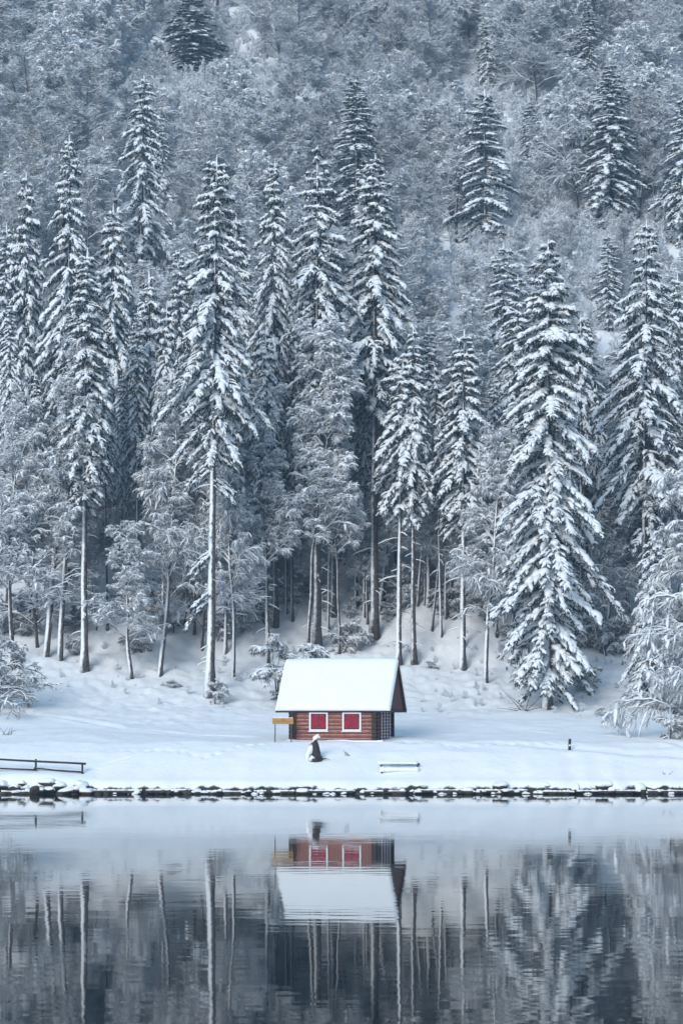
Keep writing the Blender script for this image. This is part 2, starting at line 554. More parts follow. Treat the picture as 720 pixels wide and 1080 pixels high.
def grow(p0, d0, L, nseg, trop, wob, rng, gravity=0.0):
    n = len(p0)
    P = np.zeros((n, nseg + 1, 3)); P[:, 0] = p0
    d = d0.copy()
    for i in range(nseg):
        d = d + rng.normal(0, wob, (n, 3))
        d[:, 2] += trop - gravity * (i + 1) / nseg
        d /= np.linalg.norm(d, axis=1, keepdims=True)
        P[:, i + 1] = P[:, i] + d * (L / nseg)[:, None]
    return P


def children_of(P, per, lo, hi, a0, a1, rng, lfac, Lp, flat=0.0):
    n, m, _ = P.shape
    t = rng.uniform(lo, hi, (n, per)) * (m - 1)
    i = np.minimum(t.astype(int), m - 2); f = (t - i)[..., None]
    idx = np.arange(n)[:, None]
    p = P[idx, i] * (1 - f) + P[idx, i + 1] * f
    T = P[idx, i + 1] - P[idx, i]; T = T / (np.linalg.norm(T, axis=2, keepdims=True) + 1e-9)
    T = T.reshape(-1, 3); p = p.reshape(-1, 3)
    q = np.cross(T, rng.normal(size=T.shape)); q[:, 2] *= (1 - flat); q /= np.linalg.norm(q, axis=1, keepdims=True) + 1e-9
    a = rng.uniform(a0, a1, len(T))[:, None]
    d = T * np.cos(a) + q * np.sin(a)
    L = (Lp[:, None] * lfac * (1.15 - .75 * t / (m - 1)) * rng.uniform(.6, 1.3, (n, per))).ravel()
    return p, d, L


def frost_meshes(name, seed, H, spread=.5, clear=.25, droop=.15, limbs=16, n2=7, n3=6, n4=5, snow=1.0, stems=1, lean=0.0, r0=None, bark=M_BARK, dark=1.0, fine=.02, cluster=0.0, lump=1.0, rime=True, ld=None, l4=.72, fat=1.0):
    """a leafless tree or shrub whose every twig carries snow"""
    rng = np.random.default_rng(seed)
    tr, cr, sn = MB(), MB(), MB()
    r0 = r0 or .0085 * H
    a = rng.uniform(0, 6.28, stems)
    out = 0.0 if stems == 1 else .38
    d0 = np.column_stack([np.cos(a) * out * rng.uniform(.5, 1.3, stems) + lean, np.sin(a) * out * rng.uniform(.5, 1.3, stems), np.ones(stems)])
    d0 /= np.linalg.norm(d0, axis=1, keepdims=True)
    Lt = np.full(stems, H * .95) * rng.uniform(.75, 1.0, stems); Lt[0] = H * .97
    p0 = np.column_stack([np.cos(a) * .1 * (stems > 1), np.sin(a) * .1 * (stems > 1), np.full(stems, -.5)])
    P0 = grow(p0, d0, Lt, 9, .05, .05, rng, 0.0 if droop < .3 else .1)
    tr.tubes(P0, r0 * np.linspace(1.15, .12, 10)[None], 7)
    per = max(3, limbs // stems)
    p, d, L = children_of(P0, per, clear, .98, .6, 1.15, rng, spread, Lt)
    P1 = grow(p, d, L, 6, .10, .09, rng, droop * 2.2 if ld is None else ld)
    tr.tubes(P1, (r0 * .34 * np.linspace(1, .25, 7))[None] * np.clip(L / (H * .3), .4, 1.3)[:, None], 5, 0, False)
    p, d, L2 = children_of(P1, n2, .18, 1.0, .45, .95, rng, .48, L, .3)
    P2 = grow(p, d, L2, 4, .05, .12, rng, droop * 2.0)
    p, d, L3 = children_of(P2, n3, .1, 1.0, .4, 1.0, rng, .62, L2, .4)
    P3 = grow(p, d, L3, 3, .0, .13, rng, droop * 2.2)
    p, d, L4 = children_of(P3, n4, .1, 1.0, .4, 1.1, rng, l4, L3, .4)
    L4 = np.clip(L4, .2, 1.2)
    P4 = grow(p, d, L4, 2, .0, .15, rng, droop * 2.4)
    cr.tubes(P2, (.016 + .0012 * H) * dark * np.linspace(1, .4, 5)[None], 3, 0, False)
    cr.tubes(P3, (.013 + .0006 * H) * dark * np.linspace(1, .5, 4)[None], 3, 0, False)
    cr.tubes(P4, .011 * dark * np.array([1, .7, .4])[None], 3, 0, False)

    def strip(P, r, k, up, keep=.9):
        T = np.abs(P[:, -1] - P[:, 0]); T = T / (np.linalg.norm(T, axis=1, keepdims=True) + 1e-9)
        flat = np.clip(1.25 - T[:, 2], .3, 1)
        m = rng.random(len(P)) < keep * (.55 + .45 * flat)
        Q = P[m].copy(); rr = r[None] * (flat[m] * rng.uniform(.7, 1.35, m.sum()))[:, None] * snow
        Q[:, :, 2] += up + rr * .6
        sn.tubes(Q, rr, k, 0, False, (1, .5))
    strip(P1, np.linspace(.075, .05, 7) * (1 + .5 * (fat - 1)), 5, r0 * .18, .95)
    strip(P2, np.linspace(.075, .05, 5) * fat, 4, .012)
    strip(P3, np.linspace(.045, .03, 4) * fat, 3, .008)
    strip(P4, np.array([fine * 1.4, fine * 1.3, fine * .6]), 3, .004)
    if cluster > 0:      # clods of snow caught in the twig ends
        m = rng.random(len(P3)) < cluster
        w = rng.uniform(.05, .13, m.sum()) * snow * lump
        snow_blobs(sn, P3[m, 0], P3[m, 3], w, rng, .8, .6, .2)
    return dict(trunk=tr.mesh(name + "_trunk", bark), crown=cr.mesh(name + "_crown", M_TWIGRIME if rime else M_TWIG), snow_load=sn.mesh(name + "_snow", M_FROST), H=H, R=H * spread)


FIRST = {}


def plant(kindname, meshes, x, y, scale, rz, label, cat, group=None, sx=None, lean=(0, 0), sink=0.15):
    """stands one tree on the ground: an Empty with trunk, crown and snow"""
    key = meshes['trunk'].name
    if key not in FIRST:
        root = empty(kindname, (0, 0, 0))
        for part in ('trunk', 'crown', 'snow_load'):
            o = bpy.data.objects.new(part, meshes[part]); C.objects.link(o); o.parent = root
        FIRST[key] = root
    else:
        src = FIRST[key]
        root = src.copy(); C.objects.link(root)
        for k in ('group',):
            if k in root: del root[k]
        for ch in src.children:
            c = ch.copy(); C.objects.link(c); c.parent = root
    root.name = kindname
    root.location = (x, y, gz(x, y) - sink)
    root.rotation_euler = (lean[0], lean[1], rz)
    s2 = scale if sx is None else sx
    root.scale = (s2, s2, scale)
    tag(root, label, cat, group)
    return root


# ------------------------------------------------------------------ the spruces one can tell apart
rnd = random.Random(5)
V = {}
V['giant'] = spruce_meshes("giant_spruce", 1, 37.7, 2.4, 6.0, droop=.95, gap=.78, snow=1.6, power=.60, bark=M_BARKSNOW)
V['lofty'] = spruce_meshes("lofty_spruce", 2, 43.5, 19.5, 4.9, droop=.85, gap=.80, snow=1.1, bark=M_BARKSNOW, dead=.9, power=.62,
                           tufts=((10.9, 3.2, 1.6), (7.6, 3.4, 1.9), (18.0, 3.0, 2.2), (17.0, .3, 2.0)))
V['slim'] = spruce_meshes("slim_spruce", 3, 34, 14.0, 3.0, droop=.8, gap=.74, snow=1.1, bark=M_BARKSNOW, dead=.6, power=.56)
V['high'] = spruce_meshes("high_spruce", 4, 42, 20.0, 4.6, droop=.8, gap=.78, snow=1.05, bark=M_BARK, dead=.7, power=.62)
V['short'] = spruce_meshes("short_crown_spruce", 5, 26, 13.0, 3.0, droop=1.05, gap=.70, snow=1.45, full=.85, bark=M_BARKSNOW, dead=1.0, power=.5)
V['mid'] = spruce_meshes("mid_spruce", 6, 28, 12.0, 3.5, droop=.9, gap=.72, snow=1.3, bark=M_BARKSNOW, dead=.9, power=.62)
V['edge'] = spruce_meshes("edge_spruce", 7, 36, 11.5, 5.2, droop=.95, gap=.92, snow=1.05, full=.9, bark=M_BARK, dead=.6, power=.64)
V['hill'] = spruce_meshes("hill_spruce", 8, 24, 1.5, 4.6, droop=.8, gap=.80, snow=1.05, bark=M_BARK, power=.68)
V['hillslim'] = spruce_meshes("hill_slim_spruce", 9, 24, 1.5, 3.7, droop=.95, gap=.78, snow=1.1, bark=M_BARK, power=.55)
V['layer'] = spruce_meshes("layered_spruce", 10, 22, 1.5, 4.2, droop=.62, gap=.95, snow=1.1, full=1.0, bark=M_BARK, power=.62)
V['young'] = spruce_meshes("young_conifer", 13, 20, .4, 5.2, droop=1.25, gap=.62, snow=1.15, full=.9, bark=M_BARKDARK, power=.6, frosty=.55)
V['dark'] = spruce_meshes("dark_spruce", 12, 26, 3.0, 4.6, droop=.7, gap=.72, snow=.7, bark=M_BARKDARK, power=.8, frosty=.12)

def second(key, seed, *a, **k): V[key + '+'] = spruce_meshes(key + "_other", seed, *a, **k)


second('slim', 103, 34, 15.0, 3.0, droop=.95, gap=.66, snow=1.25, full=.9, bark=M_BARK, dead=.8, power=.6, asym=.15)
second('high', 104, 42, 21.0, 4.6, droop=.7, gap=.88, snow=1.15, full=.92, bark=M_BARK, dead=.7, power=.7, asym=-.15)
second('mid', 106, 28, 10.0, 3.5, droop=1.0, gap=.85, snow=1.4, full=.92, bark=M_BARK, dead=.9, power=.55, asym=.1)
second('edge', 107, 36, 11.5, 5.2, droop=.75, gap=.80, snow=1.2, full=.95, bark=M_BARK, dead=.6, power=.72, asym=.12)
second('hill', 108, 24, 2.5, 4.6, droop=1.0, gap=.92, snow=1.2, full=.9, bark=M_BARK, power=.6, asym=-.12)
second('hillslim', 109, 24, 1.5, 3.7, droop=.8, gap=.66, snow=.95, bark=M_BARK, power=.65, asym=.1)
ALT = {}
SPR = []   # (px, crown bottom py, half width px, distance): what the trees in front must not hide


def spruce(var, px, top, base, halfw, label, crown_bottom=None, group=None, lean=0.0, rz=None, name="snowy_spruce"):
    x, y = at_ground(px, base)
    g0 = gz(x, y)
    ALT[var] = ALT.get(var, 0) + 1
    if var + '+' in V and ALT[var] % 2 == 0: var = var + '+'
    m = V[var]
    if lean == 0.0: lean = rnd.uniform(-.014, .014)
    h = (750 - top) * y / FPX + CAM_H - g0
    s = h / m['H']
    sx = (1.22 if var == 'giant' else 1.36) * (halfw * y / FPX) / m['R']
    plant(name, m, x, y, s, rnd.uniform(0, 6.28) if rz is None else rz, label, "spruce", group, sx=sx, lean=(0, lean))
    SPR.append((px, crown_bottom if crown_bottom else base - 10, halfw, y, top))


spruce('giant', 577, 254, 748, 76, "broad spruce heavy with snow, branches almost to the ground, right of the red cabin", 715, rz=.4)
spruce('lofty', 222, 165, 735, 52, "lofty spruce with long bare snow-streaked trunk and two snow tufts, left of the cabin", 480, rz=0.0)
spruce('slim', 89, 262, 708, 33, "slim spruce whose bare trunk ends in open snow near the left edge", 510)
spruce('high', 394, 163, 674, 47, "tall dark-trunked spruce rising straight above the cabin's right gable", 415)
spruce('short', 420, 374, 702, 33, "short-crowned spruce on a thin pale trunk just right of the cabin roof", 535)
spruce('slim', 437, 345, 703, 24, "narrow spruce on the second pale trunk right of the cabin roof", 480)
spruce('mid', 488, 348, 706, 38, "bell-shaped snowy spruce between the cabin and the broadest spruce", 540)
spruce('edge', 679, 234, 705, 56, "large spruce with spaced drooping boughs near the right edge", 525)
spruce('high', 334, 154, 690, 47, "tall spruce standing directly behind the left half of the cabin", 330, lean=-.01)
spruce('high', 290, 168, 660, 31, "narrow spruce close left of the tall spruce behind the cabin", 330)
spruce('edge', 74, 144, 620, 41, "pointed dark spruce, tallest of those along the left side", 330)
spruce('hill', 27, 184, 590, 37, "bushy spruce left of the tallest spruce on the left side", 350)
spruce('mid', 121, 215, 600, 31, "spruce right behind the tallest spruce on the left side", 380)
spruce('hill', 149, 80, 305, 36, "large solitary spruce high on the left slope among frosted broadleaf trees", 250)
spruce('hillslim', 172, 124, 225, 11, "tiny spruce beside the big solitary spruce on the left slope", 175)
spruce('mid', 249, 226, 650, 28, "spruce half hidden at the right shoulder of the lofty spruce", 400)
spruce('mid', 160, 285, 640, 31, "snow-laden spruce in the dip left of the lofty spruce", 420)
spruce('hillslim', 376, 83, 260, 37, "round-topped spruce high on the slope at the centre", 180)
spruce('layer', 512, 94, 262, 38, "wide-layered spruce standing alone on the middle of the frosted slope", 235)
spruce('hillslim', 560, 106, 190, 17, "small pale spruce right of the wide-layered spruce on the slope", 168)
spruce('hillslim', 643, 69, 245, 37, "blunt columnar spruce alone on the upper right slope", 228)
spruce('hill', 719, 98, 260, 32, "spruce cut by the right frame edge high on the slope", 230)
spruce('hillslim', 513, 14, 100, 14, "little spruce at the top of the slope above the wide-layered spruce", 82)
spruce('dark', 203, -22, 80, 36, "dark spruce cut by the upper frame edge on the left", 46)
spruce('layer', 529, 256, 440, 31, "spruce tucked behind the left shoulder of the broadest spruce", 380)
spruce('layer', 641, 246, 350, 20, "small spruce peeping out right of the broadest spruce's top", 320)
spruce('hill', 716, 288, 560, 34, "spruce at the right frame edge behind the large drooping one", 430)
spruce('slim', 452, 344, 640, 22, "thin spruce top between the short-crowned and bell-shaped spruces", 460)
spruce('hillslim', 620, 2, 95, 18, "pale spruce at the upper edge above the blunt columnar spruce", 75)
spruce('hill', 188, 262, 560, 30, "spruce seen between the solitary slope spruce and the lofty spruce", 400)
spruce('slim', 352, 240, 650, 25, "slim spruce wedged between the two tall trees behind the cabin", 380)
spruce('hillslim', 5, 235, 520, 26, "spruce cut by the left frame edge", 380)
spruce('edge', 545, 290, 640, 40, "shaded spruce filling the gap behind the broadest spruce's left side", 480)
spruce('edge', 618, 330, 640, 36, "shaded spruce between the broadest spruce and the large right one", 520)

# ------------------------------------------------------------------ frosted broadleaf trees
F = {}
F['round'] = frost_meshes("round_frosted", 21, 20, spread=.22, clear=.30, droop=.15, limbs=46, n2=10, n3=7, n4=6, fine=.020, cluster=.15, bark=M_BARK, ld=.05)
F['weeping'] = frost_meshes("weeping_frosted", 22, 19, spread=.22, clear=.22, droop=.24, limbs=50, n2=10, n3=7, n4=6, fine=.020, cluster=.15, bark=M_BARKSNOW, ld=.16)
F['slender'] = frost_meshes("slender_frosted", 23, 24, spread=.14, clear=.32, droop=.18, limbs=56, n2=9, n3=7, n4=6, fine=.020, cluster=.12, bark=M_BARKSNOW, ld=.08)
F['cloud'] = frost_meshes("cloud_frosted", 28, 30, spread=.17, clear=.34, droop=.17, limbs=64, n2=11, n3=8, n4=6, fine=.022, cluster=.16, r0=.15, snow=1.4, bark=M_BARK, ld=.02)
F['curtain'] = frost_meshes("curtain_frosted", 26, 20, spread=.22, clear=.09, droop=.30, limbs=70, n2=11, n3=7, n4=5, fine=.022, cluster=.35, r0=.14, bark=M_BARKDARK)
F['twiggy'] = frost_meshes("twiggy_frosted", 27, 6, spread=.6, clear=.04, droop=.16, limbs=40, n2=9, n3=5, n4=4, fine=.014, cluster=.15, snow=.7, stems=6, r0=.04, bark=M_BARKDARK, lump=.6, rime=False)
F['bush'] = frost_meshes("bush_frosted", 25, 4.5, spread=.50, clear=.05, droop=.26, limbs=34, n2=9, n3=6, n4=5, fine=.018, cluster=.30, stems=6, r0=.04, bark=M_BARKDARK, lump=.6, rime=False)
F['hill_a'] = frost_meshes("hill_frosted_a", 31, 13, spread=.36, clear=.16, droop=.05, limbs=30, n2=10, n3=7, n4=8, l4=.95, dark=.75, fine=0.021, cluster=.10, snow=1.25, r0=.12, bark=M_BARKDARK)
F['hill_b'] = frost_meshes("hill_frosted_b", 32, 13, spread=.32, clear=.12, droop=-.02, limbs=32, n2=10, n3=7, n4=8, l4=.95, dark=.75, fine=0.020, cluster=.06, snow=0.85, r0=.12, bark=M_BARKDARK)
F['hill_c'] = frost_meshes("hill_frosted_c", 33, 12, spread=.40, clear=.10, droop=.08, limbs=30, n2=10, n3=7, n4=7, l4=.95, dark=.75, fine=0.023, cluster=.16, snow=1.40, r0=.12, bark=M_BARKDARK)
F['hill_d'] = frost_meshes("hill_frosted_d", 34, 10, spread=.42, clear=.05, droop=.06, limbs=33, n2=10, n3=7, n4=7, l4=.95, dark=.75, fine=0.021, cluster=.08, snow=1.05, stems=3, r0=.08, bark=M_BARKDARK)
F['hill_e'] = frost_meshes("hill_frosted_e", 35, 13, spread=.27, clear=.25, droop=-.05, limbs=26, n2=9, n3=7, n4=7, l4=.95, fine=.022, cluster=.03, r0=.13, snow=.75, bark=M_BARKDARK)


def frost(var, px, top, base, label, kindname="frosted_tree", cat="tree", group=None, wid=1.0, lean=0.0, rz=None):
    x, y = at_ground(px, base)
    h = (750 - top) * y / FPX + CAM_H - gz(x, y)
    s = h / F[var]['H']
    return plant(kindname, F[var], x, y, s, rnd.uniform(0, 6.28) if rz is None else rz, label, cat, group, sx=s * wid, lean=(0, lean))


frost('cloud', 325, 332, 698, "big frosted broadleaf tree with rounded crown rising behind the cabin roof", wid=1.12)
frost('cloud', 283, 392, 700, "smaller frosted tree at the left flank of the rounded one behind the cabin", wid=1.05)
frost('cloud', 358, 385, 690, "pale feathery frosted tree between the rounded frosted tree and the dark-trunked spruce", wid=.9)
frost('slender', 48, 320, 694, "frosted tree with pale upright trunk left of the slim spruce")
frost('slender', 64, 355, 698, "thin frosted tree leaning right beside the pale upright trunk on the left", lean=.04)
frost('weeping', 168, 385, 713, "weeping frosted tree with a thin straight trunk left of the lofty spruce", wid=.95)
frost('weeping', 140, 545, 716, "low weeping frosted tree with white hanging twigs on the left snowfield edge", wid=1.5)
frost('weeping', 512, 440, 722, "arched frosted tree drooping between the bell-shaped and the broadest spruce", wid=1.0, lean=-.05)
frost('round', 14, 400, 705, "frosted tree at the left frame edge above the bush", wid=.9)
frost('weeping', 246, 420, 715, "frosted tree in the shade just right of the lofty spruce's trunk", wid=.8)
spruce('young', 690, 560, 745, 40, "young drooping conifer behind the pale drooping tree at the right frame edge", 740, name="drooping_conifer")
frost('curtain', 730, 468, 778, "pale drooping frosted tree whose white boughs reach the ground at the right frame edge", wid=1.1)
frost('twiggy', -16, 645, 750, "dark frosted bush with long bare twigs at the left frame edge", "frosted_shrub", "shrub", wid=1.0)
frost('bush', 294, 652, 740, "arched snow-bowed bush directly behind the cabin's left roof edge", "frosted_shrub", "shrub", wid=1.35)
frost('bush', 704, 722, 780, "frosted bush at the foot of the pale drooping tree, right frame edge", "frosted_shrub", "shrub", wid=1.1)
frost('bush', 225, 706, 743, "small snowy bush at the foot of the lofty spruce", "frosted_shrub", "shrub", wid=.8)
frost('bush', 75, 632, 668, "small bush beside the pale trunks on the left", "frosted_shrub", "shrub")
frost('bush', 358, 640, 690, "bush in the gap behind the middle of the cabin roof", "frosted_shrub", "shrub", wid=1.2)
frost('bush', 455, 690, 708, "tiny shrub on the snow right of the cabin's pale trunks", "frosted_shrub", "shrub")
frost('bush', 636, 738, 757, "lone tiny dark shrub on open snow right of the broadest spruce", "frosted_shrub", "shrub", wid=.8)
frost('bush', 615, 690, 728, "thin twiggy shrub under the right side of the broadest spruce", "frosted_shrub", "shrub", wid=1.3)
frost('bush', 176, 712, 726, "snow-buried shrub at the foot of the weeping tree", "frosted_shrub", "shrub", wid=1.8)
frost('bush', 640, 600, 690, "frosted bush in the shade between the two right-hand spruces", "frosted_shrub", "shrub", wid=1.0)
frost('hill_e', 238, 128, 215, "dark-stemmed branching broadleaf tree on the slope above the lofty spruce", wid=1.1)
frost('hill_e', 115, 118, 225, "bare dark-stemmed tree left of the solitary slope spruce")
frost('hill_e', 690, 90, 235, "bare dark-stemmed tree left of the right-edge slope spruce", wid=.9)
frost('hill_e', 596, 215, 300, "leaning bare tree with dark stem on the right middle slope", lean=-.15)

# slender trunks deep in the shade under the front trees
TR = [(8, 640), (38, 655), (129, 640), (205, 668), (238, 690), (263, 640), (302, 648), (308, 655), (346, 668), (376, 640), (384, 652),
      (404, 640), (465, 672, .10), (540, 700), (556, 690), (638, 682, .13), (660, 640), (690, 690), (172, 665), (282, 690), (521, 660), (598, 700), (705, 700), (113, 665), (146, 660), (330, 640), (448, 640), (612, 660), (672, 668)]
for t in TR:
    x, y = at_ground(t[0], t[1])
    v = rnd.choice(['slim', 'high', 'short', 'slim+', 'high+'])
    h = rnd.uniform(21, 29)
    if len(t) > 2:
        lab, grp = ("thin leaning trunk right of the bell-shaped spruce" if t[0] < 500 else "thin leaning trunk right of the broadest spruce"), None
    else:
        lab, grp = "slender dark forest trunk standing in shade behind the front trees", "slender trunks in the shaded forest edge"
    plant("forest_spruce", V[v], x, y, h / V[v]['H'], rnd.uniform(0, 6.28), lab, "spruce", grp, sx=h / V[v]['H'] * rnd.uniform(.6, .8), lean=(0, t[2] if len(t) > 2 else rnd.uniform(-.015, .015)))

# frosted trees filling the space between the trunks
ru = random.Random(8)
for k in range(62):
    pxu = -25 + 770 * (k + ru.uniform(.1, .9)) / 62
    pyu = ru.uniform(585, 690) if not 270 < pxu < 470 else ru.uniform(585, 668)
    x, y = at_ground(pxu, pyu)
    v = ru.choice(['weeping', 'round', 'slender', 'cloud', 'hill_a'])
    h = ru.uniform(10, 21)
    plant("frosted_tree", F[v], x, y, h / F[v]['H'], ru.uniform(0, 6.28), "frosted broadleaf tree filling the gaps among the tall spruce trunks", "tree",
          "frosted trees among the spruce trunks", sx=h / F[v]['H'] * ru.uniform(.9, 1.3), lean=(ru.uniform(-.05, .05), ru.uniform(-.08, .08)))
for k in range(40):
    pxu = -15 + 750 * (k + ru.uniform(.1, .9)) / 40
    pyu = ru.uniform(640, 690)
    if 255 < pxu < 480: pyu = ru.uniform(630, 668)
    x, y = at_ground(pxu, pyu)
    h = ru.uniform(1.6, 4.2)
    plant("frosted_shrub", F['bush'], x, y, h / 4.5, ru.uniform(0, 6.28), "snowy bush on the shaded forest floor between the trunks", "shrub",
          "bushes of the shaded forest floor", sx=h / 4.5 * ru.uniform(.9, 1.4))

# the wood on the slope: separate trees, the nearest and most visible ones
rs = random.Random(77)
placed = []
kinds = ['hill_a', 'hill_b', 'hill_c', 'hill_d', 'hill_e']
tries = 0
while len(placed) < 245 and tries < 30000:
    tries += 1
    y = 203 + (rs.random() ** .9) * 165
    half = .168 * y
    x = rs.uniform(-half, half)
    if any((x - a) ** 2 + (y - b_) ** 2 < (4.6 + .014 * (y - 198)) ** 2 for a, b_, _ in placed): continue
    kd = rs.choices(kinds, [3, 3, 3, 3, 3])[0]
    sc_ = rs.uniform(.9, 1.65) * (1.0 + .3 * max(0, (y - 290) / 70))
    g0 = gz(x, y)
    px = 360 + FPX * x / y
    top = py_of(g0 + F[kd]['H'] * sc_, y)
    bad = False; lim = 0
    for (sxp, cbp, hw, sy, tp) in SPR:
        if abs(px - sxp) < hw * .75 + 34 and y < sy + 1 and sy > 225 and top < cbp and top > tp - 200 and py_of(g0, y) > tp:
            bad = True; lim = max(lim, cbp)
    if bad:
        sc_ *= .5
        if py_of(g0 + F[kd]['H'] * sc_, y) < lim - 6: continue
    placed.append((x, y, 0))
    band = 'upper' if py_of(g0, y) < 170 else ('middle' if py_of(g0, y) < 330 else 'lower')
    lab = {'upper': "frosted bare broadleaf tree in the dense wood near the upper frame edge",
           'middle': "frosted bare broadleaf tree on the middle of the wooded slope",
           'lower': "frosted bare broadleaf tree low on the slope behind the tall spruces"}[band]
    plant("frosted_tree", F[kd], x, y, sc_, rs.uniform(0, 6.28), lab, "tree", "frosted trees of the %s slope" % band,
          sx=sc_ * rs.uniform(1.0, 1.35), lean=(rs.uniform(-.06, .06), rs.uniform(-.08, .08)), sink=.3)

# ------------------------------------------------------------------ undergrowth and the wood beyond the frame (uncountable)
def brush_mesh(name, seed, limbs, n2, n3, fine, h):
    """one sapling of frosted brush, h metres tall"""
    r = np.random.default_rng(seed); mbw = MB()
    P0 = grow(np.zeros((2, 3)), np.array([[.15, 0, 1.], [-.2, .1, 1.]]), np.array([1., .85]) * h, 4, .05, .06, r)
    p, d, L = children_of(P0, limbs, .08, 1, .5, 1.1, r, .42, np.array([1., .85]) * h)
    P1 = grow(p, d, L, 3, .05, .1, r, .1)
    p, d, L2 = children_of(P1, n2, .1, 1, .4, 1.0, r, .5, L, .3)
    P2 = grow(p, d, L2, 2, 0, .15, r, .2)
    p, d, L3 = children_of(P2, n3, .1, 1, .4, 1.0, r, .7, L2, .3)
    P3 = grow(p, d, L3, 2, 0, .15, r, .25)
    mbw.tubes(P0, .012 * h * np.linspace(1, .4, 5)[None] + .01, 4, 0, False)
    mbw.tubes(P1, .007 * h * np.linspace(1, .4, 4)[None] + .01, 3, 0, False)
    mbw.tubes(P2, .012 * np.linspace(1, .5, 3)[None], 3, 0, False)
    for Q, f in ((P1, 2.2), (P2, 1.9), (P3, .9)):
        W = Q.copy(); W[:, :, 2] += .02 + .003 * h
        mbw.tubes(W, fine * f * np.linspace(1, .5, Q.shape[1])[None], 3, 1, False, (1, .5))
    o = bpy.data.objects.new("frosted_brush", mbw.mesh(name, [M_TWIGRIME, M_FROST]))
    return o


def stuff_wood(name, label, cat, n, area, srange, seed, protos, ok):
    rng = np.random.default_rng(seed)
    col = bpy.data.collections.new(name + "_kinds")
    for o in protos: col.objects.link(o)
    pts = []
    while len(pts) < n:
        x = rng.uniform(area[0], area[1], n); y = rng.uniform(area[2], area[3], n)
        for a, b_ in zip(x, y):
            if ok(a, b_): pts.append((a, b_))
    pts = np.array(pts[:n])
    z = ground(pts[:, 0], pts[:, 1]) - .15
    me = bpy.data.meshes.new(name)
    me.from_pydata(np.column_stack([pts, z]).tolist(), [], [])
    o = bpy.data.objects.new(name, me); C.objects.link(o)
    ng = bpy.data.node_groups.new(name, 'GeometryNodeTree')
    ng.interface.new_socket("Geometry", in_out='INPUT', socket_type='NodeSocketGeometry')
    ng.interface.new_socket("Geometry", in_out='OUTPUT', socket_type='NodeSocketGeometry')
    N = ng.nodes
    gi, go = N.new('NodeGroupInput'), N.new('NodeGroupOutput')
    ip, ci = N.new('GeometryNodeInstanceOnPoints'), N.new('GeometryNodeCollectionInfo')
    ci.inputs['Collection'].default_value = col; ci.inputs['Separate Children'].default_value = True
    r1 = N.new('FunctionNodeRandomValue'); r1.data_type = 'FLOAT_VECTOR'
    r1.inputs[0].default_value = (-.12, -.12, 0); r1.inputs[1].default_value = (.12, .12, 6.283)
    r2 = N.new('FunctionNodeRandomValue'); r2.data_type = 'FLOAT'
    r2.inputs[2].default_value = srange[0]; r2.inputs[3].default_value = srange[1]; r2.inputs['Seed'].default_value = 5
    L = ng.links
    L.new(gi.outputs[0], ip.inputs['Points']); L.new(ci.outputs[0], ip.inputs['Instance'])
    ip.inputs['Pick Instance'].default_value = True
    L.new(r1.outputs[0], ip.inputs['Rotation']); L.new(r2.outputs[1], ip.inputs['Scale']); L.new(ip.outputs[0], go.inputs[0])
    md = o.modifiers.new("scatter", 'NODES'); md.node_group = ng
    tag(o, label, cat, None, 'stuff')


BR = [brush_mesh("frosted_brush", 900 + k, 11, 8, 7, .040, 5.0) for k in range(5)]
WD = [brush_mesh("frosted_wood", 950 + k, 16, 9, 7, .04, 11.0) for k in range(4)]
stuff_wood("undergrowth", "mass of frosted saplings and brush between the trees of the slope", "undergrowth", 6500, (-80, 80, 194, 405), (.35, .85), 91, BR,
           lambda x, y: abs(x) < .20 * y and (y > 203 or vnoise(x * .2, y * .2) > .1))
stuff_wood("forest_floor_twigs", "low snowy twigs and brush poking through the snow of the forest floor", "undergrowth", 420, (-40, 40, 168, 204), (.05, .20), 93, BR,
           lambda x, y: y - 166 > 4 + 6 * vnoise(x * .15, 2.2) + 5 * vnoise(x * .5, y * .5) and abs(x) < .19 * y)
stuff_wood("distant_wood", "far wood continuing beyond the slope seen in view", "wood", 1600, (-190, 190, 185, 470), (.7, 1.3), 92, WD,
           lambda x, y: abs(x) > .178 * y + 2 or y > 372)


# ------------------------------------------------------------------ winter haze: one closed box of thin, even air
mb = MB(); mb.box((0, 215, 130), (1500, 1080, 274.0))
hz = bpy.data.materials.new("haze"); hz.use_nodes = True
hn = hz.node_tree; hn.nodes.clear()
ho = hn.nodes.new('ShaderNodeOutputMaterial'); pv = hn.nodes.new('ShaderNodeVolumePrincipled')
pv.inputs['Color'].default_value = (0.50, 0.74, 1.0, 1); pv.inputs['Density'].default_value = 0.0007; pv.inputs['Anisotropy'].default_value = 0.2
hn.links.new(pv.outputs[0], ho.inputs['Volume'])
tag(mb.build("haze", hz), "thin winter haze in the air over lake and slope", "haze", None, 'stuff')

# ------------------------------------------------------------------ the log cabin
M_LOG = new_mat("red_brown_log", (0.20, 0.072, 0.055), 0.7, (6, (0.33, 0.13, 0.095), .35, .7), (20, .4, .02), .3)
nt = M_LOG.node_tree; b = nt.nodes['Principled BSDF']      # top-light highlight painted on each log's upper side, with some rime
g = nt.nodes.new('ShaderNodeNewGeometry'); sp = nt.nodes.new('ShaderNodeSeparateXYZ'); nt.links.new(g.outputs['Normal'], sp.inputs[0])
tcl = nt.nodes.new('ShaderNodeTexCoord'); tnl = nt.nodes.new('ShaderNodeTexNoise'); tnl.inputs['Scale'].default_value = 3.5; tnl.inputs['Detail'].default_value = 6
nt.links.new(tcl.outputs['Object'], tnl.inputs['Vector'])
ad = nt.nodes.new('ShaderNodeMath'); ad.operation = 'ADD'; nt.links.new(sp.outputs['Z'], ad.inputs[0]); nt.links.new(tnl.outputs['Fac'], ad.inputs[1])
